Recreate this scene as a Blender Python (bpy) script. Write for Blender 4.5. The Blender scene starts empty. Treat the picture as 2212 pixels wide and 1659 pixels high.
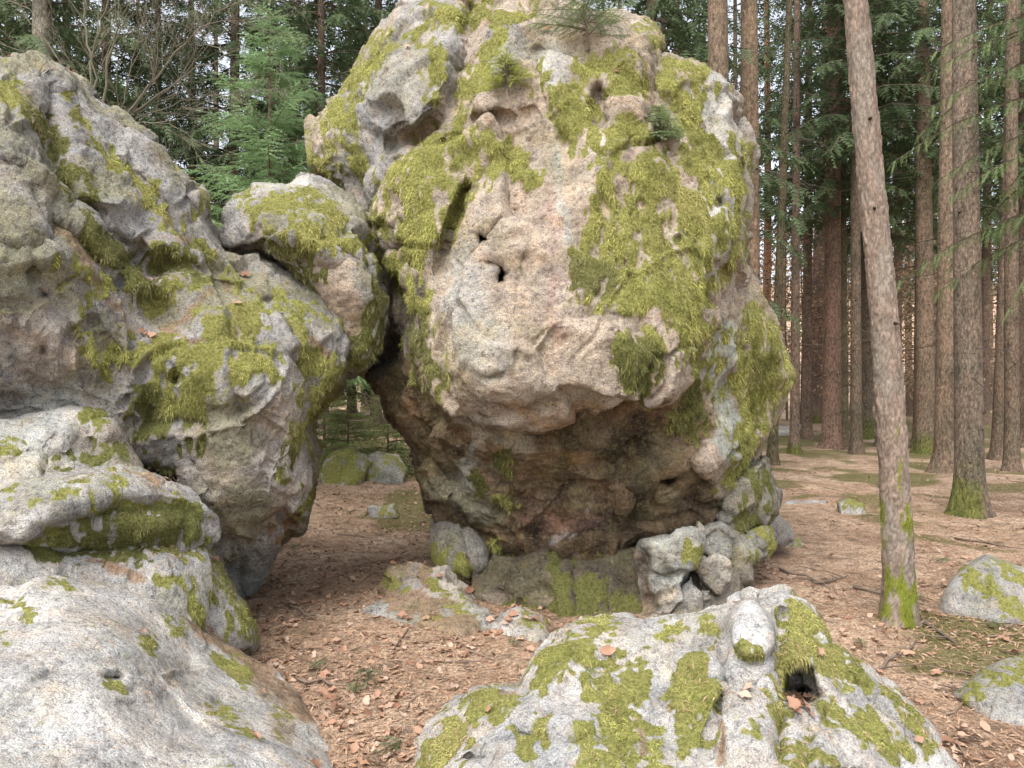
import bpy, math, random
import numpy as np
from mathutils import Vector, Matrix

random.seed(7)
RNG = np.random.default_rng(11)
scene = bpy.context.scene
COL = scene.collection
R = math.radians

# ------------------------------------------------------------------ camera, world, sun, exposure
CAMH = 1.6
FP, CX, CY = 1609.0, 1106.0, 829.5        # focal length and centre in units of a 2212 x 1659 picture
cam_data = bpy.data.cameras.new('camera')
cam_data.sensor_width = 36.0
cam_data.lens = 36.0 * FP / 2212.0
cam_data.clip_start = 0.05
cam_data.clip_end = 600.0
cam = bpy.data.objects.new('camera', cam_data)
cam.location = (0, 0, CAMH)
cam.rotation_euler = (R(90), 0, 0)
COL.objects.link(cam)
scene.camera = cam

SUN_EL, SUN_AZ = R(56), R(205)            # azimuth measured clockwise from +Y: behind the camera, a little to the left
world = bpy.data.worlds.new('World')
scene.world = world
world.use_nodes = True
wt = world.node_tree
wt.nodes.clear()
w_out = wt.nodes.new('ShaderNodeOutputWorld')
w_bg = wt.nodes.new('ShaderNodeBackground')
w_hsv = wt.nodes.new('ShaderNodeHueSaturation')
w_sky = wt.nodes.new('ShaderNodeTexSky')
w_sky.sky_type = 'NISHITA'
w_sky.sun_disc = False
w_sky.sun_elevation = SUN_EL
w_sky.sun_rotation = SUN_AZ
w_sky.dust_density = 4.0
w_sky.air_density = 1.0
w_sky.ozone_density = 1.0
w_hsv.inputs['Value'].default_value = 1.6
w_hsv.inputs['Saturation'].default_value = 0.35   # thin high cloud whitens the blue
wt.links.new(w_sky.outputs[0], w_hsv.inputs['Color'])
wt.links.new(w_hsv.outputs[0], w_bg.inputs['Color'])
wt.links.new(w_bg.outputs[0], w_out.inputs['Surface'])
w_bg.inputs['Strength'].default_value = 0.15

sun_data = bpy.data.lights.new('sun', 'SUN')
sun_data.energy = 1.35
sun_data.angle = R(38)
sun_data.color = (1.0, 0.95, 0.88)
sun = bpy.data.objects.new('sun', sun_data)
sd = Vector((math.sin(SUN_AZ) * math.cos(SUN_EL), math.cos(SUN_AZ) * math.cos(SUN_EL), math.sin(SUN_EL)))
sun.rotation_euler = sd.to_track_quat('Z', 'Y').to_euler()
sun.location = sd * 30
COL.objects.link(sun)

scene.view_settings.view_transform = 'Standard'
scene.view_settings.look = 'None'
scene.view_settings.exposure = 0.72
scene.view_settings.gamma = 1.0
scene.view_settings.use_curve_mapping = False
scene.render.engine = 'CYCLES'
scene.cycles.use_denoising = True
scene.cycles.max_bounces = 6
scene.cycles.diffuse_bounces = 4
scene.cycles.transparent_max_bounces = 4


# ------------------------------------------------------------------ numeric helpers
_perm = np.random.default_rng(3).permutation(256).astype(np.int32)
_perm = np.concatenate([_perm, _perm, _perm])
_grad = np.random.default_rng(4).normal(size=(256, 3)).astype(np.float32)
_grad /= np.linalg.norm(_grad, axis=1)[:, None]
_cellp = np.random.default_rng(5).random((256, 3)).astype(np.float32)


def perlin(p):
    p = np.asarray(p, np.float32)
    i = np.floor(p).astype(np.int32)
    f = p - i
    i &= 255
    w = f * f * f * (f * (f * 6 - 15) + 10)
    out = np.zeros(len(p), np.float32)
    for dx in (0, 1):
        wx = w[:, 0] if dx else 1 - w[:, 0]
        a = _perm[(i[:, 0] + dx) & 255]
        for dy in (0, 1):
            wy = w[:, 1] if dy else 1 - w[:, 1]
            b = _perm[a + ((i[:, 1] + dy) & 255)]
            for dz in (0, 1):
                wz = w[:, 2] if dz else 1 - w[:, 2]
                g = _grad[_perm[b + ((i[:, 2] + dz) & 255)]]
                out += wx * wy * wz * (g[:, 0] * (f[:, 0] - dx) + g[:, 1] * (f[:, 1] - dy) + g[:, 2] * (f[:, 2] - dz))
    return out * 1.5


def fbm(p, octaves=4, gain=0.5):
    p = np.asarray(p, np.float32)
    s = np.zeros(len(p), np.float32)
    a, fr = 1.0, 1.0
    for o in range(octaves):
        s += a * perlin(p * fr + o * 17.3)
        a *= gain
        fr *= 2.03
    return s


def ridged(p, octaves=3):
    p = np.asarray(p, np.float32)
    s = np.zeros(len(p), np.float32)
    a, fr = 1.0, 1.0
    for o in range(octaves):
        s += a * (0.5 - np.abs(perlin(p * fr + o * 9.1)))
        a *= 0.5
        fr *= 2.1
    return s


def worley(p, tilt=False):
    """distance to the nearest and second nearest cell point, and a random value of the nearest cell"""
    p = np.asarray(p, np.float32)
    i = np.floor(p).astype(np.int32)
    f = p - i
    f1 = np.full(len(p), 9.0, np.float32)
    f2 = np.full(len(p), 9.0, np.float32)
    cid = np.zeros(len(p), np.int32)
    off = np.zeros((len(p), 3), np.float32)
    for dx in (-1, 0, 1):
        for dy in (-1, 0, 1):
            for dz in (-1, 0, 1):
                h = _perm[_perm[_perm[(i[:, 0] + dx) & 255] + ((i[:, 1] + dy) & 255)] + ((i[:, 2] + dz) & 255)]
                c = _cellp[h]
                d = np.sqrt((c[:, 0] + dx - f[:, 0]) ** 2 + (c[:, 1] + dy - f[:, 1]) ** 2 + (c[:, 2] + dz - f[:, 2]) ** 2)
                near = d < f1
                if tilt:
                    off = np.where(near[:, None], f - c - np.array((dx, dy, dz), np.float32), off)
                f2 = np.where(near, f1, np.minimum(f2, d))
                cid = np.where(near, h, cid)
                f1 = np.where(near, d, f1)
    if tilt:
        return f1, f2, np.einsum('ij,ij->i', off, _grad[cid])
    return f1, f2, cid / 255.0


def smoothstep(a, b, x):
    t = np.clip((x - a) / (b - a), 0, 1)
    return t * t * (3 - 2 * t)


def smax(a, b, k):
    h = np.clip(0.5 + 0.5 * (a - b) / k, 0, 1)
    return b * (1 - h) + a * h + k * h * (1 - h)


def px(u, v, d):
    """a direction of the picture at distance d along +Y -> a point"""
    return Vector(((u - CX) / FP * d, d, CAMH - (v - CY) / FP * d))


def seg_dist(UU, VV, pts, closed=False):
    best = np.full(UU.shape, 1e9, np.float32)
    n = len(pts)
    for a in range(n if closed else n - 1):
        x0, y0 = pts[a]
        x1, y1 = pts[(a + 1) % n]
        dx, dy = x1 - x0, y1 - y0
        L = dx * dx + dy * dy + 1e-9
        t = np.clip(((UU - x0) * dx + (VV - y0) * dy) / L, 0, 1)
        best = np.minimum(best, (UU - x0 - t * dx) ** 2 + (VV - y0 - t * dy) ** 2)
    if n == 1:
        best = (UU - pts[0][0]) ** 2 + (VV - pts[0][1]) ** 2
    return np.sqrt(best)


def poly_sd(UU, VV, pts):
    """signed distance to a polygon in the picture plane, positive outside"""
    d = seg_dist(UU, VV, pts, True)
    inside = np.zeros(UU.shape, bool)
    n = len(pts)
    for a in range(n):
        x0, y0 = pts[a]
        x1, y1 = pts[(a + 1) % n]
        if y0 == y1:
            continue
        c = ((y0 > VV) != (y1 > VV)) & (UU < (x1 - x0) * (VV - y0) / (y1 - y0) + x0)
        inside ^= c
    return np.where(inside, -d, d)


def rbf(pts, UU, VV):
    """smooth surface through (u, v, value) points"""
    P = np.array([(p[0], p[1]) for p in pts], float) / 300.0
    val = np.array([p[2] for p in pts], float)
    c2 = 0.16
    D = np.sqrt(((P[:, None] - P[None]) ** 2).sum(-1) + c2)
    n = len(P)
    A = np.zeros((n + 1, n + 1))
    A[:n, :n] = D - np.eye(n) * 0.02
    A[n, :n] = 1
    A[:n, n] = 1
    w = np.linalg.solve(A, np.append(val, 0))
    out = np.full(UU.shape, w[n], np.float32)
    for k in range(n):
        out += (w[k] * np.sqrt((UU / 300.0 - P[k, 0]) ** 2 + (VV / 300.0 - P[k, 1]) ** 2 + c2)).astype(np.float32)
    return out


def surface_nets(vol):
    s = vol < 0
    nx, ny, nz = vol.shape
    cnt = np.zeros((nx - 1, ny - 1, nz - 1), np.int8)
    for a in (0, 1):
        for b in (0, 1):
            for c in (0, 1):
                cnt += s[a:nx - 1 + a, b:ny - 1 + b, c:nz - 1 + c]
    act = np.argwhere((cnt > 0) & (cnt < 8))
    idx = np.full(cnt.shape, -1, np.int32)
    idx[act[:, 0], act[:, 1], act[:, 2]] = np.arange(len(act))
    acc = np.zeros((len(act), 3), np.float32)
    num = np.zeros(len(act), np.float32)
    corners = [(a, b, c) for a in (0, 1) for b in (0, 1) for c in (0, 1)]
    for c0 in corners:
        for ax in range(3):
            if c0[ax]:
                continue
            c1 = list(c0)
            c1[ax] = 1
            v0 = vol[act[:, 0] + c0[0], act[:, 1] + c0[1], act[:, 2] + c0[2]]
            v1 = vol[act[:, 0] + c1[0], act[:, 1] + c1[1], act[:, 2] + c1[2]]
            m = (v0 < 0) != (v1 < 0)
            t = np.where(m, v0 / np.where(m, v0 - v1, 1), 0)
            pos = np.tile(np.array(c0, np.float32), (len(act), 1))
            pos[:, ax] = t
            acc += pos * m[:, None]
            num += m
    verts = act + acc / num[:, None]
    quads = []
    for ax in range(3):
        o1, o2 = (ax + 1) % 3, (ax + 2) % 3
        sl0 = [slice(1, -1)] * 3
        sl1 = [slice(1, -1)] * 3
        sl0[ax] = slice(0, -1)
        sl1[ax] = slice(1, None)
        a = s[tuple(sl0)]
        b = s[tuple(sl1)]
        e = np.argwhere(a != b)
        flip = a[e[:, 0], e[:, 1], e[:, 2]]
        e[:, o1] += 1
        e[:, o2] += 1
        q = []
        for d1, d2 in ((-1, -1), (0, -1), (0, 0), (-1, 0)):
            c = e.copy()
            c[:, o1] += d1
            c[:, o2] += d2
            q.append(idx[c[:, 0], c[:, 1], c[:, 2]])
        q = np.stack(q, 1)
        q[~flip] = q[~flip][:, ::-1]
        quads.append(q)
    quads = np.concatenate(quads)
    return verts, quads[(quads >= 0).all(1)]


def normals(v, q):
    e1 = v[q[:, 2]] - v[q[:, 0]]
    e2 = v[q[:, 3]] - v[q[:, 1]]
    fn = np.cross(e1, e2)
    n = np.zeros_like(v)
    for k in range(4):
        for a in range(3):
            n[:, a] += np.bincount(q[:, k], fn[:, a], len(v))
    n /= np.linalg.norm(n, axis=1)[:, None] + 1e-12
    return n, fn * 0.5


def mesh_np(name, verts, loops, sizes, mat, smooth=True, attrs=None):
    """mesh data from numpy arrays: flat loop indices and the size of each face"""
    me = bpy.data.meshes.new(name)
    verts = np.asarray(verts, np.float32)
    loops = np.asarray(loops, np.int32).ravel()
    sizes = np.asarray(sizes, np.int32)
    me.vertices.add(len(verts))
    me.vertices.foreach_set('co', verts.ravel())
    me.loops.add(len(loops))
    me.loops.foreach_set('vertex_index', loops)
    me.polygons.add(len(sizes))
    st = np.zeros(len(sizes), np.int32)
    st[1:] = np.cumsum(sizes)[:-1]
    me.polygons.foreach_set('loop_start', st)
    me.polygons.foreach_set('use_smooth', np.full(len(sizes), smooth, bool))
    for an, (kind, data) in (attrs or {}).items():
        at = me.attributes.new(an, kind, 'POINT')
        at.data.foreach_set('color' if kind == 'FLOAT_COLOR' else 'value', np.asarray(data, np.float32).ravel())
    me.update(calc_edges=True)
    if mat:
        me.materials.append(mat)
    return me


def rgba(c):
    c = np.asarray(c, np.float32)
    return np.concatenate([c, np.ones((len(c), 1), np.float32)], 1)


def link(name, data, parent=None, **props):
    o = bpy.data.objects.new(name, data)
    COL.objects.link(o)
    if parent:
        o.parent = parent
    for k, v in props.items():
        if v is not None:
            o[k] = v
    return o


def thing(name, loc, label, category, group=None):
    o = link(name, None, None, label=label, category=category, group=group)
    o.location = loc
    o.empty_display_size = 0.2
    return o


class Geo:
    """collects polygons with a colour per vertex"""
    def __init__(self):
        self.v, self.l, self.s, self.c, self.n = [], [], [], [], 0

    def add(self, verts, faces, col=(1, 1, 1)):
        verts = np.asarray(verts, np.float32)
        self.v.append(verts)
        c = np.asarray(col, np.float32)
        self.c.append(np.tile(c, (len(verts), 1)) if c.ndim == 1 else c)
        for f in faces:
            self.l.append(np.asarray(f, np.int32) + self.n)
            self.s.append(len(f))
        self.n += len(verts)

    def add_many(self, verts, faces, cols):
        """verts (m,k,3), faces of one item, colours (m,3)"""
        m, k = verts.shape[:2]
        self.v.append(verts.reshape(-1, 3).astype(np.float32))
        self.c.append(np.repeat(np.asarray(cols, np.float32), k, 0))
        off = (np.arange(m) * k + self.n)[:, None]
        fl = np.concatenate([np.asarray(f) for f in faces])
        self.l.append((off + fl[None]).ravel().astype(np.int32))
        self.s.extend(list(np.tile([len(f) for f in faces], m)))
        self.n += m * k

    def tube(self, pts, rads, sides=6, col=(1, 1, 1), cap=True):
        pts = [Vector(p) for p in pts]
        n = len(pts)
        ring = []
        ref = Vector((0.31, 0.95, 0.02))
        for i in range(n):
            t = (pts[min(i + 1, n - 1)] - pts[max(i - 1, 0)])
            t = t.normalized() if t.length > 1e-9 else Vector((0, 0, 1))
            a = t.cross(ref)
            if a.length < 0.05:
                a = t.cross(Vector((1, 0, 0)))
            a.normalize()
            b = t.cross(a)
            for k in range(sides):
                an = 2 * math.pi * k / sides
                ring.append(pts[i] + (a * math.cos(an) + b * math.sin(an)) * rads[i])
        faces = []
        for i in range(n - 1):
            for k in range(sides):
                k2 = (k + 1) % sides
                faces.append((i * sides + k, i * sides + k2, (i + 1) * sides + k2, (i + 1) * sides + k))
        if cap:
            faces.append(tuple(range(sides))[::-1])
            faces.append(tuple((n - 1) * sides + k for k in range(sides)))
        self.add([tuple(p) for p in ring], faces, col)

    def mesh(self, name, mat, smooth=False):
        return mesh_np(name, np.concatenate(self.v), np.concatenate(self.l), self.s, mat, smooth,
                       {'tint': ('FLOAT_COLOR', rgba(np.concatenate(self.c)))})


# ------------------------------------------------------------------ materials
def new_mat(name):
    m = bpy.data.materials.new(name)
    m.use_nodes = True
    nt = m.node_tree
    nt.nodes.clear()
    out = nt.nodes.new('ShaderNodeOutputMaterial')
    bs = nt.nodes.new('ShaderNodeBsdfPrincipled')
    bs.inputs['Roughness'].default_value = 0.9
    bs.inputs['Specular IOR Level'].default_value = 0.2
    nt.links.new(bs.outputs[0], out.inputs['Surface'])
    return m, nt, bs


def N(nt, kind, **kw):
    n = nt.nodes.new('ShaderNode' + kind)
    for k, v in kw.items():
        if k in n.inputs.keys():
            n.inputs[k].default_value = v
        else:
            setattr(n, k, v)
    return n


def noise_node(nt, coord, scale, detail=6, rough=0.6, sx=None):
    n = N(nt, 'TexNoise', Scale=scale, Detail=detail, Roughness=rough)
    if sx:
        mp = N(nt, 'Mapping')
        mp.inputs['Scale'].default_value = sx
        nt.links.new(coord, mp.inputs['Vector'])
        coord = mp.outputs[0]
    nt.links.new(coord, n.inputs['Vector'])
    return n


def ramp(nt, src, stops):
    r = nt.nodes.new('ShaderNodeValToRGB')
    e = r.color_ramp.elements
    while len(e) < len(stops):
        e.new(0.5)
    for i, (p, c) in enumerate(stops):
        e[i].position = p
        e[i].color = (c, c, c, 1) if not hasattr(c, '__len__') else (*c, 1)
    nt.links.new(src, r.inputs[0])
    return r


def mixc(nt, fac, a, b, mode='MIX'):
    m = nt.nodes.new('ShaderNodeMix')
    m.data_type = 'RGBA'
    m.blend_type = mode
    for sock, val in ((m.inputs[0], fac), (m.inputs[6], a), (m.inputs[7], b)):
        if hasattr(val, 'is_linked') or hasattr(val, 'links'):
            nt.links.new(val, sock)
        else:
            sock.default_value = val if not hasattr(val, '__len__') else (*val, 1)
    return m.outputs[2]


def mat_rock():
    m, nt, bs = new_mat('limestone')
    co = N(nt, 'NewGeometry').outputs['Position']
    tint = N(nt, 'Attribute', attribute_name='tint').outputs['Color']
    moss = N(nt, 'Attribute', attribute_name='moss').outputs['Fac']
    n1 = noise_node(nt, co, 4.0, 8, 0.7)
    n2 = noise_node(nt, co, 38.0, 6, 0.7)
    n3 = noise_node(nt, co, 160.0, 3, 0.6)
    v1 = ramp(nt, n1.outputs[0], [(0.33, 0.6), (0.46, 0.92), (0.54, 1.04), (0.67, 1.28)])
    v2 = ramp(nt, n2.outputs[0], [(0.32, 0.34), (0.45, 0.86), (0.54, 1.06), (0.66, 1.45)])
    c = mixc(nt, 1.0, tint, v1.outputs[0], 'MULTIPLY')
    c = mixc(nt, 0.9, c, v2.outputs[0], 'MULTIPLY')
    v3 = ramp(nt, n3.outputs[0], [(0.36, 0.6), (0.5, 1.0), (0.64, 1.38)])
    c = mixc(nt, 0.85, c, v3.outputs[0], 'MULTIPLY')
    # warm and cool drifts of the weathered skin
    hue = noise_node(nt, co, 7.0, 5, 0.6)
    hr = ramp(nt, hue.outputs[0], [(0.3, (0.95, 0.97, 0.97)), (0.5, (1, 1, 1)), (0.7, (1.14, 1.0, 0.85))])
    c = mixc(nt, 0.8, c, hr.outputs[0], 'MULTIPLY')
    # dark pores and pale lichen crusts
    vo = N(nt, 'TexVoronoi', Scale=55.0)
    nt.links.new(co, vo.inputs['Vector'])
    pr = ramp(nt, vo.outputs['Distance'], [(0.06, 0.45), (0.22, 1.0)])
    pm = noise_node(nt, co, 11.0, 3, 0.5)
    pmr = ramp(nt, pm.outputs[0], [(0.46, 0.0), (0.6, 1.0)])
    c = mixc(nt, pmr.outputs[0], c, mixc(nt, 1.0, c, pr.outputs[0], 'MULTIPLY'))
    li = noise_node(nt, co, 21.0, 5, 0.75)
    lr = ramp(nt, li.outputs[0], [(0.61, 0.0), (0.68, 0.32)])
    c = mixc(nt, lr.outputs[0], c, (0.62, 0.62, 0.58))
    # thin algae film where the moss thins out
    mn = noise_node(nt, co, 60.0, 5, 0.7)
    mcol = ramp(nt, mn.outputs[0], [(0.3, (0.10, 0.105, 0.028)), (0.48, (0.25, 0.25, 0.07)), (0.7, (0.42, 0.395, 0.15))])
    ma = N(nt, 'Math', operation='MULTIPLY_ADD')
    nt.links.new(n2.outputs[0], ma.inputs[0])
    ma.inputs[1].default_value = 1.3
    nt.links.new(moss, ma.inputs[2])
    mr = ramp(nt, ma.outputs[0], [(0.70, 0.0), (1.30, 1.0)])
    shade = N(nt, 'Attribute', attribute_name='olive').outputs['Fac']
    mc = mixc(nt, shade, mcol.outputs[0], mixc(nt, 1.0, mcol.outputs[0], (0.58, 0.60, 0.62), 'MULTIPLY'))
    c = mixc(nt, mr.outputs[0], c, mc)
    nt.links.new(c, bs.inputs['Base Color'])
    bs.inputs['Roughness'].default_value = 0.95
    ad = N(nt, 'Math', operation='MULTIPLY_ADD')
    nt.links.new(n3.outputs[0], ad.inputs[0])
    ad.inputs[1].default_value = 0.35
    ad0 = N(nt, 'Math', operation='MULTIPLY_ADD')
    n0 = noise_node(nt, co, 13.0, 7, 0.72)
    nt.links.new(n0.outputs[0], ad0.inputs[0])
    ad0.inputs[1].default_value = 1.0
    nt.links.new(n2.outputs[0], ad0.inputs[2])
    nt.links.new(ad0.outputs[0], ad.inputs[2])
    rg = noise_node(nt, co, 5.0, 9, 0.55)
    rg.noise_type = 'RIDGED_MULTIFRACTAL'
    rg.inputs['Lacunarity'].default_value = 2.3
    ad2 = N(nt, 'Math', operation='MULTIPLY_ADD')
    nt.links.new(rg.outputs[0], ad2.inputs[0])
    ad2.inputs[1].default_value = 0.9
    nt.links.new(ad.outputs[0], ad2.inputs[2])
    ad = ad2
    bp = N(nt, 'Bump', Strength=1.0, Distance=0.035)
    nt.links.new(ad.outputs[0], bp.inputs['Height'])
    nt.links.new(bp.outputs[0], bs.inputs['Normal'])
    return m


def mat_tint(name, rough=0.85, trans=0.0, var=0.0, spec=0.2):
    m, nt, bs = new_mat(name)
    c = N(nt, 'Attribute', attribute_name='tint').outputs['Color']
    if var:
        oi = N(nt, 'ObjectInfo')
        r = ramp(nt, oi.outputs['Random'], [(0, 1 - var), (1, 1 + var)])
        c = mixc(nt, 1.0, c, r.outputs[0], 'MULTIPLY')
    nt.links.new(c, bs.inputs['Base Color'])
    bs.inputs['Roughness'].default_value = rough
    bs.inputs['Specular IOR Level'].default_value = spec
    if trans:
        tr = N(nt, 'BsdfTranslucent')
        nt.links.new(c, tr.inputs['Color'])
        mx = N(nt, 'MixShader')
        mx.inputs[0].default_value = trans
        nt.links.new(bs.outputs[0], mx.inputs[1])
        nt.links.new(tr.outputs[0], mx.inputs[2])
        nt.links.new(mx.outputs[0], nt.nodes['Material Output'].inputs['Surface'])
    return m


def mat_bark():
    m, nt, bs = new_mat('spruce_bark')
    co = N(nt, 'TexCoord').outputs['Object']
    tint = N(nt, 'Attribute', attribute_name='tint').outputs['Color']
    tint = mixc(nt, 1.0, tint, (1.4, 1.38, 1.34), 'MULTIPLY')
    a = noise_node(nt, co, 26.0, 6, 0.7, (1, 1, 0.45))
    b = noise_node(nt, co, 3.0, 4, 0.6, (1, 1, 0.5))
    vo = N(nt, 'TexVoronoi', Scale=30.0, feature='DISTANCE_TO_EDGE')
    mp = N(nt, 'Mapping')
    mp.inputs['Scale'].default_value = (1, 1, 0.5)
    nt.links.new(co, mp.inputs['Vector'])
    nt.links.new(mp.outputs[0], vo.inputs['Vector'])
    er = ramp(nt, vo.outputs['Distance'], [(0.0, 0.55), (0.12, 1.0)])
    ar = ramp(nt, a.outputs[0], [(0.36, 0.5), (0.5, 1.0), (0.64, 1.6)])
    br = ramp(nt, b.outputs[0], [(0.3, (0.75, 0.85, 0.8)), (0.7, (1.2, 1.1, 1.05))])
    c = mixc(nt, 1.0, tint, ar.outputs[0], 'MULTIPLY')
    c = mixc(nt, 1.0, c, br.outputs[0], 'MULTIPLY')
    c = mixc(nt, 0.8, c, er.outputs[0], 'MULTIPLY')
    nt.links.new(c, bs.inputs['Base Color'])
    bp = N(nt, 'Bump', Strength=0.8, Distance=0.015)
    ad = N(nt, 'Math', operation='ADD')
    nt.links.new(a.outputs[0], ad.inputs[0])
    nt.links.new(er.outputs[0], ad.inputs[1])
    nt.links.new(ad.outputs[0], bp.inputs['Height'])
    nt.links.new(bp.outputs[0], bs.inputs['Normal'])
    return m


def mat_ground():
    m, nt, bs = new_mat('forest_floor')
    co = N(nt, 'NewGeometry').outputs['Position']
    moss = N(nt, 'Attribute', attribute_name='moss').outputs['Fac']
    a = noise_node(nt, co, 1.1, 6, 0.6)
    b = noise_node(nt, co, 45.0, 5, 0.75)
    c3 = noise_node(nt, co, 130.0, 3, 0.7)
    base = ramp(nt, a.outputs[0], [(0.3, (0.25, 0.165, 0.11)), (0.5, (0.41, 0.285, 0.195)), (0.68, (0.53, 0.395, 0.285))])
    fine = ramp(nt, b.outputs[0], [(0.34, 0.35), (0.5, 1.0), (0.66, 1.65)])
    c = mixc(nt, 1.0, base.outputs[0], fine.outputs[0], 'MULTIPLY')
    d4 = noise_node(nt, co, 7.0, 5, 0.7)
    d4r = ramp(nt, d4.outputs[0], [(0.34, 0.42), (0.5, 1.0), (0.66, 1.22)])
    c = mixc(nt, 0.9, c, d4r.outputs[0], 'MULTIPLY')
    f2 = ramp(nt, c3.outputs[0], [(0.36, 0.5), (0.64, 1.5)])
    c = mixc(nt, 0.8, c, f2.outputs[0], 'MULTIPLY')
    mcol = ramp(nt, b.outputs[0], [(0.3, (0.035, 0.045, 0.01)), (0.55, (0.11, 0.115, 0.022)), (0.75, (0.19, 0.18, 0.05))])
    ma = N(nt, 'Math', operation='MULTIPLY_ADD')
    nt.links.new(b.outputs[0], ma.inputs[0])
    ma.inputs[1].default_value = 0.9
    nt.links.new(moss, ma.inputs[2])
    mr = ramp(nt, ma.outputs[0], [(0.75, 0.0), (1.25, 0.75)])
    c = mixc(nt, mr.outputs[0], c, mcol.outputs[0])
    nt.links.new(c, bs.inputs['Base Color'])
    bs.inputs['Roughness'].default_value = 1.0
    bp = N(nt, 'Bump', Strength=0.9, Distance=0.02)
    ad = N(nt, 'Math', operation='ADD')
    nt.links.new(b.outputs[0], ad.inputs[0])
    nt.links.new(c3.outputs[0], ad.inputs[1])
    nt.links.new(ad.outputs[0], bp.inputs['Height'])
    nt.links.new(bp.outputs[0], bs.inputs['Normal'])
    return m


M_ROCK = mat_rock()
M_MOSS = mat_tint('moss', 0.9, 0.25)
M_NEEDLE = mat_tint('needles', 0.6, 0.4, 0.15, 0.3)
M_LEAF = mat_tint('dry_leaf', 0.75, 0.15)
M_TWIG = mat_tint('twig', 0.9)
M_BARK = mat_bark()
M_GROUND = mat_ground()


# ------------------------------------------------------------------ ground
def gz_np(x, y):
    p = np.stack([x, y, np.zeros_like(x)], 1)
    z = 0.06 * perlin(p * 0.5 + 3.3) + 0.022 * perlin(p * 1.9) + 0.008 * perlin(p * 7.0)
    z += 0.03 * np.exp(-(((x + 0.45) / 0.7) ** 2 + ((y - 5.1) / 0.5) ** 2))
    far = smoothstep(36, 105, y + 6 * perlin(p * 0.03))
    z += 15 * far + 0.5 * perlin(p * 0.09) * smoothstep(12, 30, y)
    z += 0.55 * smoothstep(6.5, 15, y) * smoothstep(1.0, -3.0, x)
    return z


def gz(x, y):
    return float(gz_np(np.array([x], np.float32), np.array([y], np.float32))[0])


def graded(lo, hi, near, step, grow=1.12):
    out = list(np.arange(-near, near, step))
    x, s = near, step
    while x < hi:
        out.append(x)
        s *= grow
        x += s
    out.append(hi)
    x, s = -near, step
    while True:
        s *= grow
        x -= s
        if x < lo:
            break
        out.insert(0, x)
    out.insert(0, lo)
    return np.array(out, np.float32)


gx = graded(-170, 170, 5.0, 0.06)
gy = graded(-30, 190, 5.5, 0.06) + 5.5
GX, GY = np.meshgrid(gx, gy, indexing='ij')
gxf, gyf = GX.ravel(), GY.ravel()
gzf = gz_np(gxf, gyf)
gp = np.stack([gxf, gyf, gzf], 1)
nxg, nyg = len(gx), len(gy)
ii = np.arange(nxg * nyg).reshape(nxg, nyg)
gq = np.stack([ii[:-1, :-1], ii[1:, :-1], ii[1:, 1:], ii[:-1, 1:]], -1).reshape(-1, 4)
gm = fbm(gp * np.array([0.55, 0.55, 0]) + 5.0, 4)
g_moss = smoothstep(0.1, 0.6, gm + 0.40 * smoothstep(7, 13, gyf) - 0.12) * 0.85
g_moss = np.clip(g_moss + 0.35 * smoothstep(1.2, 2.5, gxf) * smoothstep(6, 9, gyf) * smoothstep(-0.3, 0.4, fbm(gp * np.array([1.6, 1.6, 0]) + 3, 3)), 0, 1)
g_moss *= 1 - 0.8 * smoothstep(35, 60, gyf)
g_moss = np.where((gxf > -3) & (gxf < 2.0) & (gyf < 6.5), g_moss * 0.6, g_moss)
ground = link('ground', mesh_np('ground', gp, gq, np.full(len(gq), 4), M_GROUND, True, {'moss': ('FLOAT', g_moss)}), kind='structure')


# ------------------------------------------------------------------ rocks
def bil(ras, fu, fv):
    nu, nv = ras.shape[:2]
    fu = np.clip(fu, 0, nu - 1.001)
    fv = np.clip(fv, 0, nv - 1.001)
    iu, iv = fu.astype(np.int32), fv.astype(np.int32)
    a, b = fu - iu, fv - iv
    if ras.ndim == 3:
        a, b = a[:, None], b[:, None]
    return ras[iu, iv] * (1 - a) * (1 - b) + ras[iu + 1, iv] * a * (1 - b) + ras[iu, iv + 1] * (1 - a) * b + ras[iu + 1, iv + 1] * a * b


MOSS_LIGHT = np.array((0.57, 0.57, 0.19))
MOSS_MID = np.array((0.34, 0.355, 0.095))
MOSS_DARK = np.array((0.11, 0.125, 0.034))
MOSS_STRAW = np.array((0.48, 0.41, 0.19))


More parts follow.
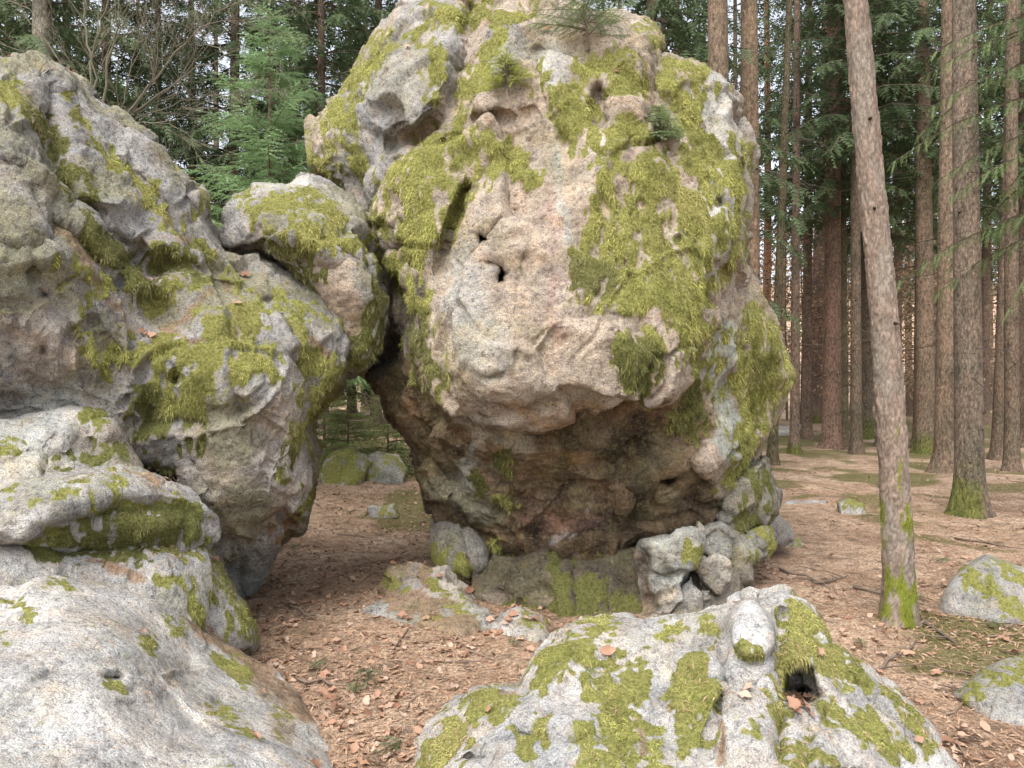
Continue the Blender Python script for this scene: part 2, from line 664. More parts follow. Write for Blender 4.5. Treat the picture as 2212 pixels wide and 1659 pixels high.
def moss_blades(name, v, n, q, fn, mask, density, length, parent, seed, olive=None):
    rng = np.random.default_rng(seed)
    area = np.linalg.norm(fn, axis=1)
    fm = np.clip(mask[q].mean(1) * 1.7 - 0.8, 0, 1)
    density, length = density * 1.75, length * 0.36
    cen = v[q].mean(1)
    w = area * fm
    tot = int(w.sum() * density)
    if tot < 10:
        return
    pick = rng.choice(len(q), tot, p=w / w.sum())
    r = rng.random((tot, 2)).astype(np.float32)
    a, b, c, d = (v[q[pick, k]] for k in range(4))
    root = (a * (1 - r[:, :1]) + b * r[:, :1]) * (1 - r[:, 1:]) + (d * (1 - r[:, :1]) + c * r[:, :1]) * r[:, 1:]
    nn = n[q[pick, 0]]
    down = np.array((0, 0, -1.0), np.float32)
    steep = 1 - np.clip(nn[:, 2:3], 0, 1)
    clump = fbm(root * 9.0 + seed, 2)
    clump2 = fbm(root * 2.3 + seed + 40, 3)
    di = nn * 0.75 + down * (0.25 + 0.9 * steep * rng.random((tot, 1))) + rng.normal(size=(tot, 3)) * 0.38
    di /= np.linalg.norm(di, axis=1)[:, None]
    L = length * (0.4 + 1.1 * rng.random(tot) ** 2) * (1 + 0.7 * np.clip(clump, -1, 1)) * (0.7 + 0.8 * steep[:, 0])
    L = L[:, None]
    W = length * (0.08 + 0.07 * rng.random((tot, 1)))
    side = np.cross(di, rng.normal(size=(tot, 3)))
    side /= np.linalg.norm(side, axis=1)[:, None] + 1e-9
    mid = root + di * L * 0.5
    d2 = di * 0.5 + down * (0.25 + 0.8 * steep) + rng.normal(size=(tot, 3)) * 0.25
    d2 /= np.linalg.norm(d2, axis=1)[:, None]
    tip = mid + d2 * L * 0.55
    V = np.stack([root - side * W * 0.5 - di * 0.004, root + side * W * 0.5 - di * 0.004, mid + side * W * 0.55, mid - side * W * 0.55, tip], 1)
    t = np.clip(0.5 + 0.8 * clump + 1.15 * clump2 + rng.normal(size=tot) * 0.24, 0, 1)[:, None]
    col = np.where(t < 0.5, MOSS_DARK + (MOSS_MID - MOSS_DARK) * t * 2, MOSS_MID + (MOSS_LIGHT - MOSS_MID) * (t * 2 - 1))
    br_ = (0.6 * smoothstep(0.05, 0.55, fbm(root * 1.7 + seed + 21, 3)))[:, None]
    col = col * (1 - br_) + col.mean(1)[:, None] * np.array((1.25, 1.05, 0.5)) * br_
    straw = (rng.random(tot) < 0.12 + 0.3 * smoothstep(0.1, 0.5, fbm(root * 4.1 + seed + 9, 2)))[:, None]
    col = np.where(straw, MOSS_STRAW * (0.6 + 0.5 * rng.random((tot, 1))), col)
    if olive is not None:
        ol = olive[q[pick, 0]][:, None]
        col = col * (1 - ol) + col * np.array((0.62, 0.62, 0.75)) * ol
    g = Geo()
    g.add_many(V, [(0, 1, 2, 3), (3, 2, 4)], col)
    o = link('moss', g.mesh('moss', M_MOSS), parent, kind='stuff', label='shaggy yellow-green moss hanging in tufts')
    return o


def rock(name, label, outline, depth, back, step=4.0, ystep=0.02, k=0.3, feats=(), moss=(), nomoss=(), olive=(), tint=(), base=(0.45, 0.42, 0.38),
         seed=0, amp=1.0, moss_auto=0.0, blades=6000, blade_len=0.045, group=None, category='rock', parent=None, pits=1.0, warp=6.0, mossnoise=1.0, swell=0.009, algae=0.25, mottle=()):
    step, ystep = step * 1.22, ystep * 1.3
    us = [p[0] for p in outline]
    vs = [p[1] for p in outline]
    U = np.arange(min(us) - 3.5 * step, max(us) + 4.5 * step, step, dtype=np.float32)
    V = np.arange(min(vs) - 3.5 * step, max(vs) + 4.5 * step, step, dtype=np.float32)
    UU, VV = np.meshgrid(U, V, indexing='ij')
    sh = UU.shape
    pp = np.stack([UU.ravel() / 60, VV.ravel() / 60, np.full(UU.size, seed * 3.7)], 1)
    wu = (fbm(pp, 3) * warp).reshape(sh)
    wv = (fbm(pp + 31.0, 3) * warp).reshape(sh)
    UW, VW = UU + wu, VV + wv
    UH = UW + (perlin(pp * 4.5 + 7) * 5).reshape(sh)
    VH = VW + (perlin(pp * 4.5 + 47) * 5).reshape(sh)
    d2 = poly_sd(UW, VW, outline)
    Fm = rbf(depth, UU, VV)
    HM = np.zeros(sh, np.float32)
    for ft in feats:
        if ft[0] == 'bump':            # u, v, ru, rv, h (towards the viewer), angle
            _, u, v, ru, rv, h = ft[:6]
            an = R(ft[6]) if len(ft) > 6 else 0
            ru, rv, h = ru * 1.15, rv * 1.15, h * 0.65
            du, dv = UW - u, VW - v
            e = ((du * math.cos(an) + dv * math.sin(an)) / ru) ** 2 + ((-du * math.sin(an) + dv * math.cos(an)) / rv) ** 2
            Fm = Fm - h * np.exp(-e)
        elif ft[0] == 'groove':        # points, width, depth
            d = seg_dist(UW, VW, ft[1])
            Fm = Fm + ft[3] * np.exp(-(d / ft[2]) ** 2)
        elif ft[0] == 'step':          # polygon, depth change inside, edge width
            d = poly_sd(UW, VW, ft[1])
            Fm = Fm + ft[2] * smoothstep(ft[3], -ft[3], d)
        elif ft[0] == 'slope':         # polygon whose inside is pushed back with distance from its edge
            d = poly_sd(UW, VW, ft[1])
            Fm = Fm + ft[2] * (1 - np.exp(-np.clip(-d, 0, None) / ft[3]))
        elif ft[0] == 'hole':          # u, v, ru, rv, depth
            _, u, v, ru, rv, h = ft[:6]
            hn = min(1.0, 0.06 * min(ru, rv))
            e = np.sqrt(((UW + (UH - UW) * hn - u) / ru) ** 2 + ((VW + (VH - VW) * hn - v) / rv) ** 2)
            HM = np.maximum(HM, smoothstep(1.7, 1.1, e) * (1.0 if ru < 20 else 0.3))
            Fm = Fm + h * smoothstep(1.25, 0.8, e)
    for _ in range(2):
        Fm[1:-1] = 0.25 * Fm[:-2] + 0.5 * Fm[1:-1] + 0.25 * Fm[2:]
        Fm[:, 1:-1] = 0.25 * Fm[:, :-2] + 0.5 * Fm[:, 1:-1] + 0.25 * Fm[:, 2:]
    Bk = back if not hasattr(back, '__len__') else rbf(back, UU, VV)
    y0 = float(Fm[d2 < 0].min()) - 3 * ystep
    y1 = (float(np.max(Bk)) if hasattr(Bk, 'shape') else Bk) + 4 * ystep
    Y = np.arange(y0, y1, ystep, dtype=np.float32)
    a = d2[:, :, None] * (Y / FP)[None, None]
    b = Fm[:, :, None] - Y[None, None]
    vol = smax(a, b, k)
    bk = Bk[:, :, None] if hasattr(Bk, 'shape') else Bk
    vol = smax(vol, (Y[None, None] - bk) + 0 * vol, k * 1.5).astype(np.float32)
    del a, b
    gv, q = surface_nets(vol)
    del vol
    uu = U[0] + gv[:, 0] * step
    vv = V[0] + gv[:, 1] * step
    yy = Y[0] + gv[:, 2] * ystep
    P = np.stack([(uu - CX) / FP * yy, yy, CAMH - (vv - CY) / FP * yy], 1).astype(np.float32)
    vol6 = np.einsum('ij,ij->i', P[q[:, 0]] - P.mean(0), np.cross(P[q[:, 1]] - P[q[:, 0]], P[q[:, 2]] - P[q[:, 0]])).sum()
    if vol6 < 0:
        q = q[:, ::-1]
    n, fn = normals(P, q)
    # weathered relief
    s = seed * 5.1
    wrp = 0.09 * np.stack([perlin(P * 2.6 + 2), perlin(P * 2.6 + 8), perlin(P * 2.6 + 14)], 1)
    disp = 0.06 * fbm(P * 1.5 + s, 2) + 0.05 * (ridged(P * 2.3 + s, 4) - 0.45) + 0.007 * fbm(P * 17 + s, 2) + 0.005 * fbm(P * 45 + s, 2)
    e1, e2, tl = worley((P + wrp) * np.array((1.9, 1.9, 1.5)) + s + 11, True)
    disp += 0.13 * tl * smoothstep(0.0, 0.07, e2 - e1)
    e1, e2, tl = worley((P + 0.5 * wrp) * np.array((5.2, 5.2, 4.0)) + s + 31, True)
    brk = smoothstep(-0.1, 0.35, perlin(P * 1.9 + s + 70))      # some faces broken and rough, others worn smooth
    disp += (0.008 + 0.032 * brk) * tl * smoothstep(0.0, 0.09, e2 - e1)
    e1, e2, tl = worley(P * 14 + s + 51, True)
    disp += (0.004 + 0.014 * brk) * tl * smoothstep(0.0, 0.12, e2 - e1)
    g1, g2, gid = worley(P * 11 + s)
    disp -= 0.018 * pits * smoothstep(0.42, 0.12, g1) * (gid > 0.62) * smoothstep(-0.1, 0.35, perlin(P * 2.0 + s + 60))
    disp *= 1 - 0.85 * bil(HM, (uu - U[0]) / step, (vv - V[0]) / step)
    # paint: moss patches, stains and painted underside shade where the photograph has them, noise on the sides it does not show
    facing = np.einsum('ij,ij->i', n, (np.array((0, 0, CAMH), np.float32) - P))
    facing /= np.linalg.norm(P - np.array((0, 0, CAMH)), axis=1)
    vis = smoothstep(-0.15, 0.1, facing)
    fu, fv = (uu - U[0]) / step, (vv - V[0]) / step

    wfu = fu + (14 * perlin(P * 5 + s + 3) + 9 * perlin(P * 13 + s + 3)) / step
    wfv = fv + (16 * perlin(P * 5 + s + 53) + 14 * perlin(P * 13 + s + 53)) / step

    def field(items, soft):
        ras = np.full(sh, -1.9, np.float32)
        for it in items:
            if it[0] == 'p':
                d = poly_sd(UU, VV, it[1])
            else:
                d = seg_dist(UU, VV, it[1]) - it[2]
            ras = np.maximum(ras, np.clip(-d / soft, -1.9, 1))
        return ras
    mn = fbm(P * np.array((6.5, 6.5, 3.6)) + s, 3) * 0.75 + 0.85 * fbm(P * np.array((22, 22, 6.0)) + s, 3)
    auto = smoothstep(0.15, 0.6, fbm(P * 1.7 + s + 5, 3) + 0.5 * n[:, 2] + moss_auto - 0.5)
    if moss:
        mf = np.minimum(bil(field(moss, 26.0), wfu, wfv) + 0.02, 0.48)
        if nomoss:
            mf = np.minimum(mf, -bil(field(nomoss, 16.0), wfu, wfv))
        mm = smoothstep(-0.3, 0.6, mf + mn * 1.35 * mossnoise)
    else:
        mm = auto * smoothstep(-0.4, 0.3, mn)
    mm = mm * vis + auto * smoothstep(-0.4, 0.3, mn) * (1 - vis)
    ol = smoothstep(-0.5, 0.5, bil(field(olive, 25.0), fu, fv)) if olive else None
    col = np.tile(np.array(base, np.float32), (len(P), 1))
    for it in tint:
        soft = it[3] if len(it) > 3 else 18.0
        if it[0] == 'p':
            d = poly_sd(UU, VV, it[1])
            c = it[2]
        else:
            d = seg_dist(UU, VV, it[1]) - it[2]
            soft, c = it[4] if len(it) > 4 else 14.0, it[3]
        w = bil(np.clip(-d / soft, -1.5, 1.5).astype(np.float32), wfu, wfv)
        w = smoothstep(-0.6, 0.6, w + 0.7 * fbm(P * 5 + s + 20, 3)) * (0.4 + 0.6 * vis)
        col = col * (1 - w[:, None]) + np.array(c, np.float32) * w[:, None]
    mw_ = np.full(len(P), 0.20, np.float32)
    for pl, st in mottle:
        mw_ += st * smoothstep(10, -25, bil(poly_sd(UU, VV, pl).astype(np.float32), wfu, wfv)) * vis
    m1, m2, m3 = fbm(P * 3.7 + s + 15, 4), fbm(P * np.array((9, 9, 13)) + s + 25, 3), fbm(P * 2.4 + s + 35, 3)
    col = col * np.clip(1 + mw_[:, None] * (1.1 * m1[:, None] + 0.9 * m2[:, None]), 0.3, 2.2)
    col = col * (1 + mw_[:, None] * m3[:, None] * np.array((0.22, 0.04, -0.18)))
    aw = algae * smoothstep(-0.1, 0.5, fbm(P * 2.2 + s + 80, 4) + 0.15 * n[:, 2]) [:, None]
    col = col * (1 - aw) + np.array((0.27, 0.255, 0.13), np.float32) * aw
    P = P + n * (amp * disp * (1 - 0.35 * mm) + swell * mm * (0.6 + 0.8 * fbm(P * 7 + s, 2)))[:, None]
    P = P.astype(np.float32)
    q = q[(P[q][:, :, 2] > -0.25).any(1)]          # nothing deep under the litter
    n, fn = normals(P, q)
    cen = P[P[:, 2] < np.percentile(P[:, 2], 15)].mean(0)
    loc = np.array((P[:, 0].mean(), P[:, 1].mean(), 0.0), np.float32)
    me = mesh_np(name, P - loc, q, np.full(len(q), 4), M_ROCK, True,
                 {'tint': ('FLOAT_COLOR', rgba(col)), 'moss': ('FLOAT', mm), 'olive': ('FLOAT', ol if ol is not None else np.zeros(len(P)))})
    o = link(name, me, parent, label=label, category=category if not parent else None, group=group)
    o.location = loc
    if blades:
        moss_blades(name, P - loc, n, q, fn, mm, blades, blade_len, o, seed + 100, ol)
    ROCKS[name + str(seed)] = (P, n, q)
    return o


ROCKS = {}
GREY = (0.40, 0.385, 0.375)
PALE = (0.54, 0.52, 0.49)
PINK = (0.50, 0.415, 0.34)
BROWN = (0.185, 0.132, 0.086)  # ochre-brown stain, darkened further to carry the shade below the ledge
GREEN_GREY = (0.44, 0.46, 0.41)
NEEDLE_LITTER = (0.36, 0.25, 0.175)

# --- the big mushroom-shaped boulder
boulder_outline = [(887, 0), (920, -35), (1000, -65), (1100, -55), (1170, -10), (1230, 25), (1340, 45), (1386, 62), (1404, 75), (1412, 92), (1410, 112), (1424, 126),
    (1450, 125), (1487, 127), (1524, 142), (1543, 165), (1562, 191), (1592, 214), (1588, 262), (1607, 289), (1624, 330), (1613, 375), (1607, 525), (1618, 600),
    (1641, 647), (1652, 670), (1671, 718), (1682, 756), (1704, 812), (1678, 883), (1660, 925), (1640, 966), (1600, 1032), (1565, 1085), (1530, 1132), (1500, 1147),
    (1435, 1158), (1380, 1174), (1340, 1220), (1300, 1240), (1240, 1252), (1190, 1248), (1130, 1237), (1080, 1224), (1035, 1200), (990, 1165), (950, 1125), (926, 1090), (915, 1050), (899, 1010),
    (881, 957), (868, 926), (846, 899), (824, 859), (797, 833), (775, 804), (800, 770), (826, 703), (826, 590), (818, 530), (798, 497), (770, 450), (745, 395), (697, 378),
    (680, 352), (682, 320), (690, 277), (718, 244), (746, 211), (770, 164), (788, 131), (805, 94), (816, 70), (832, 60), (858, 28)]
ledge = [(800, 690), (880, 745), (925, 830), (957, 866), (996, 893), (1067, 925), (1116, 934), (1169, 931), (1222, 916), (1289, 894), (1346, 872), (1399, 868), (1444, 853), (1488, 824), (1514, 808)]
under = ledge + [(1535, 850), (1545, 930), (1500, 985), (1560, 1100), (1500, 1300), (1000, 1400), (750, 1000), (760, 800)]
boulder_depth = [(1150, 830, 4.50), (1000, 780, 4.62), (1300, 800, 4.58), (1420, 760, 4.68), (1500, 720, 4.85), (1170, 600, 4.66), (1050, 600, 4.80), (1350, 550, 4.72), (1480, 500, 4.86), (1580, 500, 5.15),
    (1200, 400, 4.82), (1060, 400, 4.95), (930, 420, 5.10), (850, 450, 5.45), (760, 330, 5.75), (880, 200, 5.40), (980, 100, 5.45), (1100, 100, 5.30), (1100, 230, 5.10), (1200, 200, 5.02), (1300, 230, 5.10),
    (1390, 120, 5.25), (1380, 330, 4.95), (1500, 170, 5.55), (1540, 330, 5.25), (1200, 40, 5.45), (1000, -50, 5.75), (870, 650, 5.25), (840, 800, 5.40), (900, 900, 5.20), (920, 1000, 5.35),
    (1050, 970, 4.95), (1200, 970, 4.88), (1350, 950, 4.88), (1470, 900, 4.95), (1600, 800, 5.45), (1660, 800, 5.7), (1620, 950, 5.55), (1050, 1100, 5.08), (1200, 1100, 5.02), (1350, 1080, 5.02), (1480, 1060, 5.12), (1200, 1230, 5.25), (1000, 1150, 5.35), (1400, 1150, 5.15), (1560, 1060, 5.45)]
boulder = rock('mushroom_boulder', 'huge overhanging grey and pink boulder draped in moss, seedling spruces growing on it', boulder_outline, boulder_depth, 7.3,
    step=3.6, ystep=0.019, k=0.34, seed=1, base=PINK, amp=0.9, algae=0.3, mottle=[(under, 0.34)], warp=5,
    feats=[('step', under, 0.17, 8), ('slope', under, 0.30, 130),
        # the split between the upper left block and the middle
        ('groove', [(1015, 20), (1000, 110), (985, 190), (965, 235), (905, 290), (845, 305)], 16, 0.22), ('step', [(880, -20), (1010, 20), (985, 180), (960, 240), (900, 290), (840, 310), (790, 260), (760, 150)], -0.10, 8),
        ('bump', 900, 215, 70, 65, 0.16), ('hole', 838, 293, 8, 9, 0.12), ('groove', [(860, 280), (910, 300), (945, 275)], 7, 0.10), ('bump', 850, 380, 40, 35, 0.10),
        ('groove', [(1000, 290), (905, 320), (860, 350), (820, 420), (800, 480)], 8, 0.08),
        ('bump', 930, 470, 60, 110, 0.14, -15), ('groove', [(1010, 400), (985, 470), (962, 530), (948, 580)], 7, 0.25), ('groove', [(830, 545), (880, 530), (900, 580)], 8, 0.15),
        ('step', [(820, 560), (868, 600), (905, 680), (890, 720), (860, 780), (800, 800), (780, 640)], 0.30, 8),
        ('bump', 1075, 225, 55, 40, 0.12), ('groove', [(1020, 260), (1060, 240), (1100, 255), (1150, 240)], 7, 0.08), ('bump', 1020, 300, 50, 22, 0.08),
        ('bump', 1195, 170, 40, 90, 0.10), ('groove', [(1160, 100), (1165, 160), (1170, 210)], 7, 0.07), ('groove', [(1172, 215), (1200, 270), (1222, 320)], 5, 0.06),
        ('hole', 1300, 235, 26, 52, 0.14), ('bump', 1345, 215, 22, 60, 0.12), ('bump', 1395, 105, 26, 50, 0.16), ('groove', [(1420, 120), (1400, 200), (1385, 262), (1420, 320), (1445, 350)], 14, 0.20),
        ('hole', 1440, 310, 34, 38, 0.05), ('hole', 1356, 314, 8, 9, 0.2), ('bump', 1335, 385, 30, 34, 0.10), ('bump', 1500, 190, 60, 50, 0.06),
        ('hole', 1050, 524, 13, 16, 0.38), ('hole', 1079, 595, 14, 18, 0.34), ('bump', 1115, 520, 32, 60, 0.06), ('hole', 1112, 425, 6, 7, 0.08), ('hole', 1145, 450, 5, 5, 0.06), ('hole', 953, 603, 5, 10, 0.12),
        ('bump', 1195, 650, 55, 70, 0.10), ('groove', [(1130, 560), (1120, 640), (1110, 700)], 16, 0.05), ('bump', 1210, 705, 34, 18, 0.05), ('hole', 1072, 812, 24, 10, 0.05, 0), ('hole', 1120, 770, 8, 18, 0.03),
        ('bump', 1380, 800, 60, 60, 0.08), ('groove', [(1330, 690), (1320, 760), (1335, 840)], 12, 0.04), ('bump', 1240, 840, 120, 40, 0.08),
        ('step', [(1528, 560), (1620, 600), (1720, 800), (1640, 970), (1560, 1110), (1520, 1100), (1560, 990), (1545, 900), (1520, 800), (1500, 780), (1530, 700)], 0.16, 7),
        ('groove', [(1530, 660), (1528, 720), (1500, 775), (1520, 805)], 9, 0.12), ('groove', [(1565, 640), (1540, 700), (1560, 800), (1580, 900), (1560, 980)], 8, 0.06),
        ('bump', 1480, 895, 55, 60, 0.13), ('groove', [(1500, 990), (1535, 950), (1560, 900)], 6, 0.08), ('hole', 1440, 1036, 19, 10, 0.22), ('groove', [(1410, 1050), (1405, 1080), (1430, 1110), (1440, 1150)], 4, 0.10),
        ('groove', [(1340, 990), (1360, 1020), (1368, 1080), (1362, 1140)], 5, 0.06), ('groove', [(1240, 1010), (1290, 990), (1340, 990)], 5, 0.05), ('hole', 1300, 998, 16, 8, 0.05),
        ('hole', 1075, 1068, 14, 8, 0.05), ('hole', 1180, 1068, 22, 9, 0.06), ('hole', 1245, 1075, 12, 7, 0.05), ('groove', [(960, 960), (990, 1040), (975, 1085)], 6, 0.05), ('groove', [(1010, 985), (1040, 1000), (1075, 990)], 5, 0.04),
        ('groove', [(1010, 1180), (1100, 1150), (1200, 1165), (1260, 1150), (1340, 1140)], 6, 0.05), ('bump', 1220, 1170, 40, 12, 0.07), ('hole', 1552, 440, 8, 10, 0.12), ('hole', 1466, 520, 8, 10, 0.10), ('hole', 1384, 848, 5, 5, 0.1), ('hole', 1600, 757, 5, 5, 0.1)],
    moss=[('s', [(960, 50), (1010, 35), (1045, 15)], 20), ('s', [(1080, 42), (1100, 20), (1150, 8)], 16), ('s', [(930, 10), (905, 45), (890, 80)], 9), ('s', [(825, 90), (800, 130), (770, 185), (745, 235), (720, 290), (702, 355)], 22),
        ('s', [(948, 95), (945, 150), (940, 205)], 12), ('s', [(1075, 65), (1060, 105), (1045, 145), (1025, 190), (1000, 220), (975, 245)], 18), ('s', [(1005, 235), (985, 262), (950, 285)], 12), ('s', [(740, 330), (760, 360), (745, 390)], 14),
        ('p', [(905, 318), (980, 284), (1060, 275), (1140, 330), (1172, 385), (1120, 388), (1060, 400), (1015, 420), (985, 470), (965, 520), (935, 535), (905, 580), (892, 560), (885, 500), (880, 430), (865, 365)]),
        ('s', [(850, 350), (842, 395), (828, 440)], 12), ('s', [(832, 470), (832, 520)], 10), ('p', [(1165, 150), (1200, 185), (1262, 180), (1285, 230), (1282, 300), (1292, 350), (1250, 345), (1215, 290), (1190, 230), (1168, 195)]),
        ('s', [(1270, 140), (1300, 130), (1340, 150), (1350, 200)], 18), ('s', [(1300, 340), (1330, 300), (1345, 270)], 14), ('s', [(1390, 60), (1410, 85), (1412, 115)], 9),
        ('p', [(1262, 350), (1300, 345), (1370, 290), (1410, 295), (1440, 360), (1480, 400), (1540, 420), (1600, 440), (1605, 560), (1570, 610), (1520, 645), (1535, 700), (1520, 795), (1500, 770), (1470, 710), (1430, 660), (1340, 670), (1260, 660), (1228, 640), (1232, 560), (1262, 520), (1258, 470), (1295, 450)]),
        ('p', [(1424, 138), (1490, 126), (1530, 150), (1515, 175), (1545, 205), (1520, 235), (1545, 275), (1595, 300), (1618, 350), (1605, 450), (1600, 470), (1560, 425), (1500, 385), (1455, 330), (1410, 280), (1400, 210)]),
        ('p', [(1640, 640), (1672, 720), (1704, 812), (1672, 885), (1640, 960), (1600, 1035), (1560, 1095), (1530, 1120), (1570, 1020), (1585, 930), (1582, 850), (1592, 760), (1610, 690)]), ('s', [(1575, 720), (1570, 780)], 8),
        ('p', [(1330, 745), (1370, 715), (1400, 722), (1425, 765), (1410, 815), (1390, 862), (1350, 850), (1335, 800)]), ('p', [(1480, 832), (1530, 818), (1535, 900), (1510, 945), (1460, 952), (1448, 915), (1492, 880)]), ('s', [(1440, 680), (1480, 760), (1500, 800)], 14),
        ('s', [(862, 575), (900, 640), (922, 700), (900, 740), (925, 800), (932, 835)], 20), ('s', [(1087, 990), (1088, 1020)], 12), ('s', [(1020, 1040), (1022, 1072)], 14), ('s', [(1070, 1085), (1085, 1092)], 7), ('s', [(1300, 1215), (1260, 1225)], 14), ('s', [(1120, 1225), (1050, 1195)], 10)],
    nomoss=[('s', [(1290, 382), (1278, 450)], 12), ('s', [(1455, 445), (1478, 495)], 14), ('s', [(1535, 510), (1545, 560), (1520, 590)], 16), ('s', [(1560, 210), (1580, 240)], 18), ('s', [(1560, 290), (1582, 345)], 9), ('s', [(1490, 190), (1492, 210)], 7),
        ('s', [(1390, 440), (1400, 470)], 7), ('s', [(1310, 600), (1300, 640)], 7), ('s', [(1340, 390), (1345, 400)], 22), ('s', [(1445, 320), (1450, 350)], 18), ('s', [(1040, 340), (1050, 380)], 10), ('s', [(930, 400), (945, 440)], 8)],
    olive=[('p', [(1330, 745), (1370, 715), (1400, 722), (1425, 765), (1410, 815), (1390, 862), (1350, 850), (1335, 800)]), ('p', [(1480, 832), (1530, 818), (1535, 900), (1510, 945), (1460, 952), (1448, 915)]), ('s', [(900, 700), (930, 830)], 30), ('s', [(1020, 1040), (1088, 1000)], 40), ('s', [(1240, 580), (1300, 600)], 40)],
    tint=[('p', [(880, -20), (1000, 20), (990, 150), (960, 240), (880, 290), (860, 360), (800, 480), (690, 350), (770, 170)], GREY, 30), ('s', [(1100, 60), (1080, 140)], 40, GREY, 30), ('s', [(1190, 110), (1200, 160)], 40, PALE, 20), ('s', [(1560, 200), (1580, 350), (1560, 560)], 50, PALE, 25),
        ('s', [(1000, 580), (1020, 680), (1060, 780)], 45, (0.52, 0.48, 0.43), 25), ('s', [(1195, 430), (1200, 520), (1190, 620), (1200, 700), (1215, 720)], 14, (0.45, 0.34, 0.29), 26), ('s', [(1205, 330), (1222, 400), (1212, 460), (1240, 530)], 8, (0.42, 0.42, 0.38), 16),
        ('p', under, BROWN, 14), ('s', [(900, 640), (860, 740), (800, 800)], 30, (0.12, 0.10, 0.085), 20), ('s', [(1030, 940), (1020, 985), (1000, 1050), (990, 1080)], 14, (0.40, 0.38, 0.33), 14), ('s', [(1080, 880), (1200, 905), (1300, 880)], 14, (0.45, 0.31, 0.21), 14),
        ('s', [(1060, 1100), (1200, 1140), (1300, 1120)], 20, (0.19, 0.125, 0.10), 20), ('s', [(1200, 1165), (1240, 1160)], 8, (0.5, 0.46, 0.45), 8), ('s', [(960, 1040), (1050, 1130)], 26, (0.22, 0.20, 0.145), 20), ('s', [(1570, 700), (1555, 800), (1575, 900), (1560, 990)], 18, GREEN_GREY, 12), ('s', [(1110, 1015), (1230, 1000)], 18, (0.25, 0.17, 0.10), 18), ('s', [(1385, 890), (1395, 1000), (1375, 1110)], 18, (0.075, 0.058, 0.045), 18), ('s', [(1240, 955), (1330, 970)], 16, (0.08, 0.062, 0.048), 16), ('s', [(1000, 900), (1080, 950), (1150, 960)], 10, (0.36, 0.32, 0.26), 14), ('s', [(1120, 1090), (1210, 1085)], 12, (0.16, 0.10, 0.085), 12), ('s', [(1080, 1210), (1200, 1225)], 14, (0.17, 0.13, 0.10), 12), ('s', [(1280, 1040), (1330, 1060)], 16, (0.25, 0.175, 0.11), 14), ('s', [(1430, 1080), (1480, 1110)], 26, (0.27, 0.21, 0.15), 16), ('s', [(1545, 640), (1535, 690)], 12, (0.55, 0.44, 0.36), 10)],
    blades=7500, blade_len=0.06)

# --- the block wedged between the boulder and the left outcrop
rock('wedged_block', 'mossy rounded block wedged between the overhanging boulder and the tall outcrop', [(497, 440), (508, 424), (536, 412), (546, 401), (585, 394), (622, 390), (638, 372), (660, 366), (686, 374), (709, 388), (731, 409), (754, 435), (772, 465), (795, 510), (817, 544),
    (830, 585), (826, 670), (821, 737), (802, 786), (787, 802), (760, 806), (720, 800), (660, 720), (610, 640), (570, 575), (545, 540), (500, 535), (482, 522), (492, 490)],
    [(600, 480, 4.95), (520, 480, 5.15), (680, 440, 5.10), (700, 560, 4.98), (780, 600, 5.10), (760, 740, 5.15), (650, 390, 5.45), (560, 540, 5.2), (800, 540, 5.25), (640, 620, 5.2)], 6.1, step=3.6, ystep=0.018, k=0.22, seed=2, algae=0.5, base=GREY, amp=0.8,
    feats=[('groove', [(530, 440), (580, 435), (640, 445), (690, 440)], 8, 0.06), ('bump', 650, 500, 60, 50, 0.08), ('bump', 560, 490, 40, 35, 0.07), ('step', [(480, 530), (550, 540), (650, 600), (700, 660), (640, 700), (480, 600)], 0.2, 8), ('groove', [(690, 570), (720, 580), (745, 565)], 4, 0.05), ('bump', 735, 640, 45, 60, 0.07), ('groove', [(700, 520), (735, 535), (790, 600)], 6, 0.04)],
    moss=[('s', [(560, 465), (610, 450), (660, 440), (720, 455), (770, 510)], 16), ('p', [(540, 480), (600, 480), (660, 470), (720, 470), (760, 520), (700, 530), (680, 590), (620, 560), (570, 530)]), ('s', [(780, 520), (800, 580), (805, 650), (790, 720), (770, 770)], 22), ('s', [(640, 590), (690, 600)], 10), ('s', [(520, 430), (545, 415)], 6)],
    nomoss=[('s', [(690, 480), (700, 510)], 8), ('s', [(540, 505), (560, 520)], 8)], olive=[('s', [(600, 540), (680, 590)], 40), ('s', [(800, 600), (780, 760)], 40)],
    tint=[('s', [(720, 580), (735, 650), (750, 720)], 40, (0.50, 0.40, 0.32), 20), ('s', [(660, 380), (560, 410)], 25, PALE, 15)], blades=8000, blade_len=0.055)

